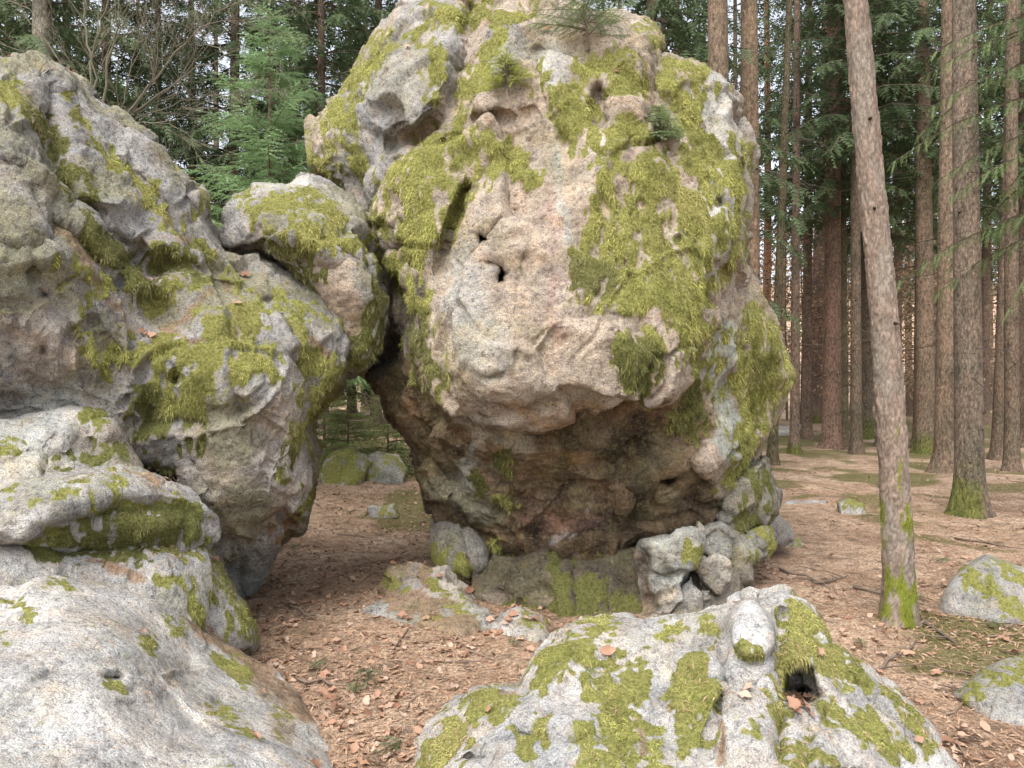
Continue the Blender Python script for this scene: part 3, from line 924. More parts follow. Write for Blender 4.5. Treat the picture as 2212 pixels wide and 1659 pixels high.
# --- the tall outcrop on the left
left_outline = [(-160, 220), (-110, 160), (-60, 130), (0, 137), (56, 146), (124, 154), (146, 165), (180, 188), (202, 221), (262, 255), (322, 300), (352, 322), (379, 364), (409, 401), (431, 431), (435, 472), (457, 510), (487, 540), (525, 547), (562, 540), (589, 562), (615, 585),
    (645, 600), (694, 632), (742, 662), (757, 688), (757, 733), (750, 786), (739, 827), (716, 853), (697, 883), (675, 902), (671, 936), (675, 973), (681, 1045), (671, 1101), (652, 1140), (620, 1150), (596, 1170), (562, 1239), (540, 1277), (524, 1305), (480, 1330), (300, 1330), (-160, 1330)]
rock('tall_outcrop', 'tall sloping grey outcrop with broad moss curtain and cracked cobble-like face', left_outline,
    [(-250, 700, 3.5), (0, 250, 4.0), (0, 500, 3.75), (60, 700, 3.85), (0, 850, 3.9), (150, 170, 4.6), (150, 400, 4.15), (260, 300, 4.65), (350, 400, 4.75), (420, 460, 4.85), (300, 560, 4.35), (420, 620, 4.55), (500, 620, 4.75), (600, 660, 4.85), (700, 700, 4.95), (250, 750, 4.2), (400, 780, 4.3), (550, 760, 4.42),
     (620, 800, 4.55), (700, 800, 4.85), (450, 950, 4.45), (560, 950, 4.48), (650, 980, 4.7), (500, 1100, 4.55), (620, 1100, 4.75), (520, 1200, 4.95), (530, 1290, 5.3), (250, 900, 4.25), (100, 1000, 4.2), (300, 1100, 4.6), (300, 1300, 5.0), (0, 1300, 4.6)], 6.3, step=3.8, ystep=0.019, k=0.26, seed=3, algae=0.6, base=(0.385, 0.37, 0.355), amp=0.8,
    feats=[  # cobble-like blocks of the far left face
        ('groove', [(90, 180), (100, 260), (92, 340), (108, 400), (112, 520), (72, 545), (70, 600), (95, 640), (150, 600)], 5, 0.10), ('groove', [(0, 350), (50, 362), (92, 355)], 4, 0.08), ('groove', [(70, 545), (20, 530), (-40, 520)], 4, 0.07), ('groove', [(108, 470), (180, 520), (215, 560)], 5, 0.06), ('groove', [(0, 655), (50, 660), (95, 640), (150, 655)], 5, 0.08),
        ('groove', [(60, 660), (30, 720), (40, 790), (100, 850), (230, 880)], 5, 0.05), ('groove', [(110, 660), (160, 720), (200, 700), (180, 620)], 5, 0.07), ('groove', [(200, 690), (250, 770), (215, 850), (190, 830), (180, 760), (150, 720)], 5, 0.07), ('groove', [(150, 720), (140, 790), (170, 835)], 5, 0.06), ('groove', [(95, 740), (98, 840), (140, 850)], 4, 0.06), ('hole', 98, 757, 6, 8, 0.08), ('groove', [(-40, 870), (60, 860), (150, 880), (240, 915)], 6, 0.05),
        ('bump', 45, 330, 45, 30, 0.08), ('bump', 50, 460, 50, 80, 0.08), ('bump', 110, 580, 45, 40, 0.08), ('bump', 45, 700, 50, 40, 0.06), ('bump', 215, 720, 40, 60, 0.07), ('bump', 165, 790, 25, 35, 0.07), ('bump', 120, 790, 22, 45, 0.06), ('bump', 30, 250, 40, 40, 0.07), ('bump', 210, 800, 25, 40, 0.06), ('bump', 145, 700, 30, 40, 0.06),
        # gully with moss, ledges and the projecting nose
        ('groove', [(100, 210), (110, 290), (120, 380), (150, 440)], 22, 0.14), ('hole', 93, 248, 7, 9, 0.15), ('groove', [(150, 200), (175, 260), (200, 300), (230, 330), (300, 420), (320, 450)], 10, 0.07), ('bump', 255, 432, 60, 22, 0.16, 8), ('groove', [(190, 450), (225, 500), (280, 540), (330, 580), (360, 560)], 18, 0.16), ('bump', 210, 480, 22, 40, 0.07), ('bump', 350, 520, 60, 35, 0.12, 25), ('groove', [(330, 590), (400, 570), (440, 590)], 10, 0.08),
        ('groove', [(110, 480), (200, 560), (260, 600)], 8, 0.08), ('groove', [(240, 320), (330, 420), (420, 520), (500, 590)], 8, 0.05), ('groove', [(360, 380), (420, 470)], 7, 0.06), ('bump', 290, 300, 60, 20, 0.06, 38),
        # the bowl and the rim below
        ('bump', 370, 680, 75, 40, -0.16, 20), ('groove', [(330, 640), (350, 690), (400, 710)], 16, 0.06), ('bump', 470, 700, 70, 40, 0.08), ('hole', 380, 816, 9, 8, 0.18), ('groove', [(470, 610), (560, 640), (620, 700), (640, 760)], 9, 0.06), ('groove', [(560, 560), (600, 640), (680, 720), (690, 800)], 10, 0.06), ('hole', 583, 650, 10, 5, 0.1),
        ('step', [(280, 830), (320, 820), (300, 900), (250, 920), (235, 880)], -0.05, 5), ('groove', [(295, 840), (270, 870), (240, 885)], 4, 0.08),
        # pale lower face
        ('step', [(300, 1000), (380, 1010), (430, 1060), (440, 1090), (330, 1060)], 0.22, 8), ('groove', [(425, 985), (440, 1010), (455, 1050)], 6, 0.06), ('groove', [(520, 915), (560, 920), (610, 945)], 4, 0.07), ('step', [(560, 922), (610, 945), (600, 975), (560, 960)], 0.06, 4), ('groove', [(545, 1130), (560, 1070), (580, 1010), (600, 960)], 5, 0.06), ('bump', 600, 1060, 45, 60, 0.08), ('groove', [(460, 890), (465, 930)], 4, 0.05), ('groove', [(645, 960), (650, 1010)], 5, 0.07),
        ('groove', [(545, 1135), (555, 1150), (600, 1140), (640, 1130)], 6, 0.10), ('step', [(540, 1160), (600, 1130), (660, 1120), (660, 1170), (580, 1240), (520, 1330), (470, 1330), (480, 1200)], 0.28, 6), ('groove', [(520, 1200), (515, 1250), (528, 1290)], 4, 0.06)],
    moss=[('p', [(290, 700), (330, 730), (420, 735), (450, 700), (490, 660), (550, 655), (580, 720), (620, 770), (610, 810), (560, 790), (540, 820), (500, 850), (480, 870), (450, 830), (420, 900), (380, 910), (330, 960), (270, 930), (300, 880), (325, 810)]),
        ('s', [(95, 270), (125, 330), (150, 400), (190, 440)], 26), ('s', [(130, 330), (200, 420), (190, 500)], 16), ('s', [(150, 220), (175, 265), (210, 300)], 8), ('s', [(20, 180), (0, 200), (50, 250)], 18), ('s', [(250, 340), (300, 400), (320, 430)], 8), ('s', [(210, 520), (270, 580), (320, 640), (360, 640)], 26), ('s', [(330, 560), (390, 530), (440, 590)], 20), ('s', [(400, 480), (440, 560)], 12),
        ('s', [(210, 330), (240, 350)], 8), ('s', [(500, 590), (550, 640), (570, 700)], 10), ('s', [(610, 640), (640, 700), (655, 760)], 16), ('s', [(690, 780), (720, 810), (700, 860)], 24), ('s', [(640, 830), (660, 900), (655, 960)], 12), ('s', [(680, 690), (740, 710)], 10), ('s', [(620, 970), (630, 1020)], 10), ('s', [(420, 950), (400, 960)], 12), ('s', [(335, 990), (370, 1010)], 20), ('s', [(380, 360), (400, 420), (425, 440)], 9),
        ('s', [(675, 1070), (665, 1120)], 5), ('s', [(200, 640), (170, 700), (200, 760)], 10), ('s', [(230, 780), (290, 770)], 14), ('s', [(110, 570), (110, 600)], 9), ('s', [(165, 590), (130, 640)], 7), ('s', [(240, 350), (340, 450), (440, 540)], 5)],
    olive=[('s', [(95, 270), (190, 440), (300, 600)], 60), ('s', [(290, 860), (300, 960), (420, 950)], 50), ('s', [(380, 540), (430, 580)], 40), ('s', [(620, 990), (630, 1020)], 30)],
    tint=[('p', [(380, 880), (640, 850), (690, 1050), (640, 1150), (480, 1180), (400, 1060)], (0.52, 0.47, 0.43), 30), ('s', [(40, 680), (120, 790)], 50, (0.45, 0.39, 0.34), 40), ('s', [(10, 560), (40, 620)], 40, (0.42, 0.43, 0.41), 25), ('s', [(60, 880), (150, 860)], 25, (0.36, 0.37, 0.35), 15), ('s', [(120, 500), (220, 620), (300, 700)], 8, NEEDLE_LITTER, 12), ('s', [(455, 640), (400, 700), (340, 715), (430, 745)], 8, NEEDLE_LITTER, 9), ('s', [(330, 440), (440, 560), (520, 620)], 6, NEEDLE_LITTER, 9), ('s', [(660, 720), (700, 760), (720, 840)], 10, NEEDLE_LITTER, 10), ('s', [(500, 1240), (540, 1260)], 40, (0.40, 0.43, 0.42), 10), ('s', [(590, 1150), (640, 1130)], 14, (0.32, 0.20, 0.13), 10)],
    blades=8500, blade_len=0.05)

# --- slabs stepping down from the outcrop
rock('top_slab', 'whitish flat wedge of rock below the cobble-like cracked face', [(-130, 930), (0, 915), (75, 898), (150, 894), (206, 900), (240, 917), (260, 943), (285, 977), (313, 1010), (280, 1080), (0, 1080), (-130, 1080)],
    [(-200, 950, 3.55), (0, 930, 3.85), (0, 1000, 3.6), (150, 905, 4.0), (150, 1000, 3.75), (250, 960, 3.95), (290, 1020, 3.95)], 4.9, step=4, ystep=0.02, k=0.16, seed=4, base=PALE, amp=0.45,
    feats=[('groove', [(48, 910), (55, 960)], 3, 0.05), ('groove', [(40, 985), (90, 975), (110, 950), (180, 945)], 5, 0.05), ('step', [(90, 985), (180, 950), (260, 945), (330, 1020), (90, 1040)], 0.07, 6)],
    moss=[('s', [(190, 940), (215, 915)], 10), ('s', [(100, 1005), (200, 985), (260, 975)], 12), ('s', [(0, 985), (40, 980)], 6)], olive=[('s', [(100, 1000), (280, 980)], 60)],
    tint=[('s', [(200, 950), (280, 990)], 40, (0.40, 0.35, 0.30), 15), ('s', [(0, 950), (120, 915)], 30, (0.58, 0.58, 0.56), 20)], blades=8000, blade_len=0.035)
rock('round_ledge', 'rounded lichen-flecked ledge with dark mossy underside beneath the whitish wedge', [(-130, 1005), (0, 1003), (37, 1008), (112, 1005), (225, 1010), (300, 1018), (356, 1045), (405, 1060), (431, 1090), (469, 1116), (479, 1135), (476, 1162), (446, 1188), (380, 1230), (0, 1240), (-130, 1240)],
    [(-200, 1010, 3.6), (-200, 1150, 3.1), (0, 1010, 3.65), (0, 1120, 3.25), (120, 1010, 3.75), (120, 1090, 3.38), (250, 1020, 3.85), (250, 1075, 3.50), (380, 1065, 3.85), (380, 1110, 3.65), (460, 1140, 3.9), (250, 1180, 3.62), (50, 1200, 3.4)], 4.9, step=3.8, ystep=0.018, k=0.12, seed=5, algae=0.35, base=(0.46, 0.44, 0.42), amp=0.5,
    feats=[('step', [(-320, 1190), (56, 1170), (112, 1130), (169, 1104), (225, 1088), (300, 1078), (400, 1086), (450, 1112), (560, 1150), (560, 1260), (-320, 1260)], 0.15, 16), ('bump', 300, 1130, 110, 30, 0.10), ('bump', 80, 1185, 60, 14, 0.08)],
    moss=[('p', [(190, 1110), (250, 1085), (380, 1080), (440, 1110), (440, 1165), (380, 1190), (200, 1190), (130, 1160)]), ('s', [(250, 1040), (262, 1070)], 8), ('s', [(170, 1050), (190, 1045)], 5), ('s', [(110, 1110), (135, 1090)], 8), ('s', [(70, 1080), (75, 1095)], 6), ('s', [(20, 1065), (45, 1060)], 6), ('s', [(60, 1180), (150, 1150)], 9), ('s', [(440, 1100), (470, 1130)], 7)],
    olive=[('p', [(150, 1110), (440, 1080), (450, 1200), (100, 1200)])], tint=[('s', [(270, 1022), (345, 1050)], 7, NEEDLE_LITTER, 8), ('s', [(100, 1120), (200, 1100)], 12, (0.33, 0.32, 0.30), 10), ('s', [(0, 1195), (60, 1180)], 15, (0.36, 0.33, 0.27), 12)], blades=11000, blade_len=0.03)
rock('lower_shelf', 'shelf of pale rock with moss-fringed edge under the rounded ledge', [(-130, 1170), (0, 1175), (60, 1180), (200, 1188), (350, 1185), (440, 1183), (469, 1215), (499, 1260), (525, 1307), (545, 1356), (545, 1400), (480, 1440), (-130, 1440)],
    [(-200, 1200, 3.2), (0, 1190, 3.35), (150, 1195, 3.55), (300, 1195, 3.7), (420, 1200, 3.95), (450, 1260, 3.9), (500, 1330, 3.98), (530, 1390, 4.05), (400, 1300, 3.7), (300, 1260, 3.6), (200, 1400, 3.5), (-200, 1400, 3.0)], 5.0, step=3.8, ystep=0.018, k=0.12, seed=6, algae=0.4, base=(0.48, 0.46, 0.44), amp=0.45,
    moss=[('s', [(60, 1195), (200, 1200), (320, 1215)], 12), ('s', [(400, 1285), (425, 1325)], 16), ('s', [(470, 1220), (500, 1280), (530, 1330), (540, 1380)], 12), ('s', [(350, 1260), (365, 1275)], 8), ('s', [(460, 1290), (480, 1310), (520, 1360)], 12), ('s', [(430, 1190), (300, 1190)], 8)],
    olive=[('s', [(60, 1195), (300, 1200)], 40)], tint=[('s', [(200, 1215), (310, 1250)], 8, NEEDLE_LITTER, 8), ('s', [(440, 1350), (500, 1395)], 8, NEEDLE_LITTER, 8)], blades=10000, blade_len=0.04)
rock('bare_slab', 'broad bare whitish slab sloping down to the leaf litter, nearly free of moss', [(-140, 1236), (0, 1231), (37, 1212), (75, 1217), (150, 1217), (225, 1220), (281, 1236), (319, 1258), (356, 1281), (394, 1318), (431, 1352), (484, 1390), (525, 1412), (585, 1450), (637, 1498), (686, 1562), (712, 1615), (740, 1690), (765, 1780), (-140, 1780)],
    [(-300, 1659, 1.95), (0, 1659, 2.05), (0, 1400, 2.75), (0, 1250, 3.25), (120, 1230, 3.45), (250, 1400, 2.85), (250, 1250, 3.55), (400, 1340, 3.65), (480, 1400, 3.75), (600, 1480, 3.75), (690, 1590, 3.35), (600, 1560, 3.15), (500, 1659, 2.55), (250, 1659, 2.25), (700, 1660, 2.95), (0, 1900, 1.6), (500, 1900, 2.0), (-300, 1300, 2.8)], 4.6, step=3.8, ystep=0.016, k=0.14, seed=7, algae=0.12, base=(0.61, 0.585, 0.565), amp=0.28, pits=0.8,
    feats=[('hole', 238, 1465, 20, 9, 0.10), ('groove', [(0, 1420), (60, 1418), (92, 1432), (98, 1462), (150, 1455), (200, 1462)], 2.6, 0.03), ('hole', 468, 1520, 18, 11, 0.05), ('groove', [(390, 1560), (410, 1580), (430, 1585)], 3, 0.03), ('groove', [(500, 1560), (540, 1590)], 4, 0.03), ('groove', [(110, 1335), (150, 1350), (180, 1330)], 2.5, 0.02), ('groove', [(0, 1300), (40, 1305), (55, 1330), (55, 1375)], 5, 0.04), ('hole', 284, 1493, 9, 5, 0.04)],
    moss=[('s', [(470, 1432), (505, 1445), (535, 1470)], 8), ('s', [(500, 1565), (535, 1585)], 6), ('s', [(600, 1560), (620, 1585)], 5), ('s', [(10, 1290), (50, 1305), (60, 1340)], 8), ('s', [(460, 1525), (475, 1530)], 9), ('s', [(375, 1345), (400, 1360)], 6), ('s', [(310, 1375), (330, 1380)], 7), ('s', [(115, 1265), (140, 1270)], 6), ('s', [(95, 1565), (110, 1562)], 5), ('s', [(240, 1485), (250, 1490)], 6), ('s', [(340, 1235), (370, 1265)], 8), ('s', [(480, 1650), (500, 1659)], 5), ('s', [(0, 1380), (15, 1385)], 8)],
    tint=[('p', [(330, 1262), (400, 1318), (490, 1390), (590, 1450), (690, 1560), (650, 1570), (560, 1470), (470, 1405), (380, 1330)], NEEDLE_LITTER, 14), ('s', [(560, 1500), (620, 1580)], 20, (0.48, 0.40, 0.33), 20), ('s', [(0, 1240), (200, 1240), (300, 1270)], 14, (0.45, 0.43, 0.42), 16)], blades=16000, blade_len=0.03, mossnoise=0.7)

# --- the mossy foreground rock on the right
front_outline = [(890, 1780), (900, 1659), (908, 1609), (927, 1577), (971, 1526), (1022, 1494), (1073, 1482), (1124, 1482), (1143, 1444), (1162, 1399), (1200, 1374), (1251, 1348), (1314, 1332), (1378, 1342), (1441, 1329), (1505, 1323), (1568, 1310), (1594, 1305), (1613, 1291), (1638, 1300), (1664, 1288), (1689, 1277), (1708, 1288), (1740, 1290), (1765, 1310), (1784, 1348), (1797, 1386), (1848, 1418), (1886, 1450), (1899, 1475), (1937, 1501), (1969, 1533), (1994, 1571), (2026, 1615), (2064, 1659), (2150, 1780)]
rock('front_rock', 'jagged white rock thickly patched with bright moss, with dark leaf-filled hollow', front_outline,
    [(920, 1640, 3.0), (1000, 1530, 3.1), (1000, 1640, 2.75), (1150, 1500, 2.95), (1180, 1400, 3.15), (1200, 1560, 2.72), (1300, 1345, 3.3), (1300, 1450, 2.95), (1300, 1600, 2.55), (1450, 1340, 3.25), (1450, 1480, 2.85), (1450, 1640, 2.5), (1600, 1310, 3.15), (1600, 1450, 2.78), (1600, 1640, 2.5), (1720, 1300, 3.3), (1720, 1400, 3.05), (1720, 1640, 2.5), (1850, 1450, 3.15), (1850, 1600, 2.75), (1960, 1560, 3.05), (2020, 1640, 2.95), (1300, 1850, 2.1), (1700, 1850, 2.1), (950, 1850, 2.45), (2100, 1850, 2.6)], 4.05, step=3.6, ystep=0.014, k=0.14, seed=8, algae=0.15, base=(0.57, 0.55, 0.535), amp=0.5,
    feats=[('step', [(1578, 1330), (1612, 1294), (1640, 1306), (1668, 1345), (1664, 1395), (1640, 1420), (1600, 1418), (1582, 1385)], -0.13, 6), ('hole', 1722, 1478, 34, 42, 0.42), ('hole', 1740, 1500, 30, 24, 0.25), ('groove', [(1560, 1345), (1562, 1420), (1566, 1480), (1560, 1560)], 6, 0.07), ('groove', [(1566, 1470), (1600, 1500), (1640, 1470), (1680, 1440)], 4, 0.05), ('groove', [(1690, 1330), (1680, 1400), (1685, 1500), (1680, 1640)], 14, 0.10), ('bump', 1690, 1300, 22, 20, 0.06), ('step', [(1105, 1535), (1130, 1510), (1200, 1500), (1270, 1510), (1290, 1560), (1240, 1600), (1180, 1590), (1130, 1580)], -0.05, 8), ('bump', 1250, 1440, 50, 30, 0.05), ('hole', 1228, 1475, 10, 6, 0.06), ('groove', [(1290, 1440), (1330, 1520), (1350, 1640)], 12, 0.05), ('groove', [(1430, 1400), (1440, 1480), (1420, 1560)], 14, 0.05), ('step', [(1762, 1580), (1830, 1560), (1900, 1600), (1930, 1670), (1760, 1670)], -0.10, 7), ('groove', [(1800, 1440), (1860, 1520), (1960, 1600)], 7, 0.04), ('bump', 1500, 1430, 50, 60, 0.06), ('bump', 1400, 1360, 60, 22, 0.06), ('groove', [(1520, 1640), (1540, 1560), (1570, 1500)], 5, 0.05), ('hole', 1030, 1640, 30, 14, 0.10), ('bump', 1620, 1580, 35, 60, 0.06)],
    moss=[('p', [(1165, 1400), (1210, 1370), (1300, 1340), (1330, 1360), (1340, 1400), (1370, 1440), (1380, 1480), (1350, 1510), (1300, 1500), (1260, 1490), (1240, 1460), (1160, 1490), (1140, 1470)]), ('p', [(1290, 1500), (1360, 1520), (1420, 1560), (1440, 1640), (1430, 1670), (1260, 1670), (1240, 1610), (1290, 1570)]), ('p', [(950, 1570), (1010, 1510), (1080, 1490), (1120, 1500), (1100, 1540), (1060, 1560), (1020, 1610), (1000, 1660), (920, 1660), (925, 1600)]), ('p', [(1450, 1440), (1490, 1400), (1530, 1400), (1545, 1450), (1560, 1500), (1540, 1560), (1500, 1600), (1470, 1660), (1460, 1590), (1450, 1520)]), ('s', [(1340, 1400), (1390, 1440), (1390, 1490)], 14), ('s', [(1520, 1350), (1535, 1390)], 12), ('s', [(1470, 1350), (1440, 1370)], 10),
        ('p', [(1690, 1340), (1720, 1300), (1770, 1320), (1780, 1360), (1800, 1400), (1850, 1430), (1880, 1480), (1850, 1510), (1800, 1470), (1760, 1440), (1700, 1440)]), ('s', [(1690, 1390), (1685, 1480), (1680, 1560), (1690, 1640)], 16), ('s', [(1780, 1530), (1850, 1570), (1900, 1590), (1940, 1630)], 16), ('s', [(1740, 1600), (1720, 1650), (1800, 1655)], 16), ('s', [(1620, 1570), (1630, 1600)], 14), ('s', [(1190, 1570), (1180, 1620)], 14), ('s', [(1130, 1610), (1150, 1650)], 14), ('s', [(1640, 1420), (1590, 1400)], 5), ('s', [(1910, 1500), (1960, 1560), (2000, 1610)], 8)],
    nomoss=[('s', [(1230, 1455), (1220, 1490)], 9), ('s', [(1380, 1580), (1390, 1640)], 10)],
    tint=[('s', [(1590, 1320), (1625, 1360), (1620, 1400)], 30, (0.74, 0.73, 0.72), 10), ('s', [(1380, 1545), (1390, 1620)], 8, NEEDLE_LITTER, 8), ('s', [(1550, 1560), (1560, 1640)], 7, NEEDLE_LITTER, 8), ('s', [(1080, 1500), (1110, 1490)], 8, NEEDLE_LITTER, 8), ('s', [(1850, 1480), (1960, 1600)], 20, GREY, 14)], blades=15000, blade_len=0.042)

# --- stones under and beside the boulder
rock('pedestal_rock', 'dark stained and shadow-toned pedestal rock streaked with green moss, carrying the overhanging boulder', [(1000, 1210), (1060, 1190), (1150, 1205), (1250, 1210), (1320, 1195), (1400, 1160), (1500, 1150), (1590, 1150), (1610, 1230), (1560, 1340), (1440, 1420), (1150, 1420), (1060, 1350), (1010, 1280)],
    [(1030, 1250, 5.62), (1100, 1240, 5.50), (1200, 1240, 5.38), (1300, 1230, 5.38), (1400, 1200, 5.42), (1480, 1180, 5.40), (1560, 1200, 5.6), (1560, 1290, 5.45), (1100, 1330, 5.30), (1250, 1345, 5.12), (1400, 1345, 5.2), (1500, 1330, 5.2), (1460, 1320, 5.12), (1475, 1290, 5.2), (1215, 1290, 5.25), (1300, 1290, 5.28)], 6.8, step=4, ystep=0.02, k=0.13, seed=9, base=(0.15, 0.125, 0.09), amp=0.9, algae=0.3,  # base colour mixes dark green stain with the shadow under the boulder
    feats=[('groove', [(1240, 1220), (1245, 1340)], 6, 0.08), ('groove', [(1040, 1270), (1120, 1310), (1200, 1330)], 6, 0.06), ('bump', 1215, 1280, 25, 60, 0.08), ('bump', 1300, 1300, 40, 50, 0.05), ('groove', [(1300, 1230), (1320, 1340)], 6, 0.06), ('groove', [(1500, 1170), (1510, 1330)], 6, 0.08)],
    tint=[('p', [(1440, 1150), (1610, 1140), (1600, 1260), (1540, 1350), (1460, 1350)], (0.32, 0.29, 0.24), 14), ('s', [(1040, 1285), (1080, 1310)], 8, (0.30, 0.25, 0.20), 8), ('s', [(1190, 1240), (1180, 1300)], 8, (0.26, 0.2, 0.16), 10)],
    moss=[('s', [(1215, 1215), (1215, 1320)], 17), ('s', [(1100, 1320), (1180, 1335), (1240, 1345)], 20), ('s', [(1270, 1280), (1285, 1350)], 24), ('s', [(1340, 1300), (1370, 1345)], 22)], olive=[('p', [(1000, 1150), (1600, 1150), (1600, 1400), (1000, 1400)])], blades=7000, blade_len=0.035)
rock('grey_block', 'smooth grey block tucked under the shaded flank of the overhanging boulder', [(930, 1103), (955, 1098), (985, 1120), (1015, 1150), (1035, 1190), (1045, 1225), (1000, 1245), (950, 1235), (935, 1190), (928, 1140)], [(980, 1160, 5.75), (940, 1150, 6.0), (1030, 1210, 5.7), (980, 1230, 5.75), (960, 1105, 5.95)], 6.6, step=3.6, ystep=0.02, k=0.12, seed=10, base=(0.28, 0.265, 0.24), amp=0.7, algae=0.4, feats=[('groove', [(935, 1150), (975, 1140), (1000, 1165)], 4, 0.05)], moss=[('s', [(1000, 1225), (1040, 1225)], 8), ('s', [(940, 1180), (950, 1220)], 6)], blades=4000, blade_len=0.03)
rock('pale_block', 'pale fractured block propping the overhanging boulder beside slivers of stone', [(1385, 1172), (1440, 1158), (1502, 1150), (1503, 1190), (1490, 1240), (1488, 1268), (1490, 1310), (1450, 1335), (1385, 1340), (1375, 1250)], [(1440, 1200, 4.95), (1390, 1200, 5.1), (1490, 1180, 5.05), (1430, 1300, 5.0), (1460, 1240, 5.0)], 5.9, step=3.2, ystep=0.015, k=0.05, seed=11, base=(0.42, 0.42, 0.385), amp=0.5, algae=0.3, mottle=[([(1370, 1150), (1520, 1140), (1510, 1330), (1370, 1340)], 0.4)], feats=[('step', [(1375, 1170), (1410, 1180), (1400, 1260), (1420, 1320), (1370, 1340)], 0.10, 6), ('groove', [(1410, 1235), (1440, 1250), (1480, 1240)], 4, 0.06), ('groove', [(1400, 1295), (1450, 1285)], 5, 0.04)], tint=[('s', [(1390, 1200), (1390, 1320)], 16, (0.27, 0.22, 0.18), 12), ('s', [(1420, 1285), (1460, 1290)], 10, (0.36, 0.32, 0.27), 10)], moss=[('s', [(1505, 1160), (1500, 1190)], 7)], blades=5000, blade_len=0.03)
for i, (pl, d, bc, lab) in enumerate([
        ([(1500, 1160), (1512, 1135), (1522, 1140), (1520, 1185), (1510, 1215), (1498, 1205)], 5.2, (0.50, 0.47, 0.42), 'thin upright sliver of stone standing beside the pale fractured block'),
        ([(1522, 1215), (1545, 1205), (1568, 1222), (1570, 1255), (1558, 1278), (1540, 1276), (1526, 1250)], 5.2, (0.55, 0.50, 0.43), 'tan egg-shaped stone hanging lowest among the slivers'),
        ([(1468, 1275), (1492, 1255), (1505, 1290), (1500, 1345), (1465, 1350), (1460, 1320)], 5.05, (0.50, 0.47, 0.42), 'tall tan sliver of stone at the foot of the pale fractured block'),
        ([(1506, 1285), (1530, 1280), (1540, 1310), (1535, 1350), (1504, 1350)], 5.15, (0.52, 0.51, 0.46), 'squat grey stone wedged below the tan egg-shaped stone'),
        ([(1505, 1215), (1520, 1210), (1530, 1235), (1528, 1262), (1508, 1262)], 5.22, (0.46, 0.42, 0.36), 'small brownish stone squeezed between the slivers'),
        ([(1525, 1150), (1560, 1140), (1585, 1160), (1580, 1200), (1545, 1206), (1524, 1190)], 5.35, (0.47, 0.46, 0.42), 'blocky grey stone above the tan egg-shaped stone'),
        ([(1572, 1200), (1600, 1180), (1618, 1200), (1600, 1235), (1578, 1240)], 5.45, (0.44, 0.43, 0.36), 'greenish stone under the shaggy dark rear rock')]):
    cu, cv = np.mean(pl, 0)
    pl = [(cu + (a - cu) * 1.2, cv + (b - cv) * 1.15) for a, b in pl]
    rock('stone', lab, pl, [(cu, cv, d), (cu - 30, cv, d + 0.07), (cu + 30, cv, d + 0.07), (cu, cv - 35, d + 0.05), (cu, cv + 40, d + 0.05)], d + 0.55, step=2.4, ystep=0.012, k=0.025, seed=20 + i, base=tuple(0.86 * c for c in bc), amp=0.45, warp=7, algae=0.3, blades=0, group='stones under the boulder', category='stone')
rock('rear_rock', 'shaggy dark mossy rock behind the slivers of stone', [(1560, 1100), (1590, 1045), (1620, 1010), (1650, 990), (1667, 1026), (1674, 1063), (1671, 1097), (1655, 1130), (1620, 1165), (1580, 1175), (1550, 1150)], [(1620, 1060, 5.65), (1580, 1100, 5.65), (1660, 1060, 5.85), (1620, 1150, 5.75)], 6.8, step=3.8, ystep=0.02, k=0.14, seed=12, base=(0.30, 0.28, 0.25), amp=0.6, moss=[('s', [(1590, 1080), (1600, 1130)], 16), ('s', [(1650, 1030), (1655, 1090), (1630, 1140)], 12), ('s', [(1620, 1030), (1610, 1060)], 10)], olive=[('s', [(1560, 1100), (1670, 1050)], 80)], blades=6000, blade_len=0.05)
rock('base_rock', 'low grey rock half hidden under the shaggy dark rear rock', [(1575, 1185), (1610, 1165), (1650, 1130), (1668, 1140), (1660, 1180), (1620, 1215), (1585, 1230)], [(1620, 1180, 5.6), (1590, 1200, 5.6), (1660, 1150, 5.8)], 6.5, step=3.8, ystep=0.02, k=0.1, seed=13, base=(0.33, 0.32, 0.30), amp=0.7, moss=[('s', [(1640, 1150), (1650, 1170)], 14), ('s', [(1600, 1200), (1585, 1215)], 10)], blades=6000, blade_len=0.04)
rock('grey_slab', 'tilted bare grey slab leaning behind the overhanging boulder', [(1640, 1150), (1655, 1120), (1680, 1112), (1700, 1135), (1712, 1165), (1690, 1185), (1640, 1185)], [(1670, 1150, 6.6), (1640, 1150, 6.6), (1700, 1160, 6.8)], 7.3, step=3.8, ystep=0.02, k=0.1, seed=14, base=GREY, amp=0.35, blades=0)
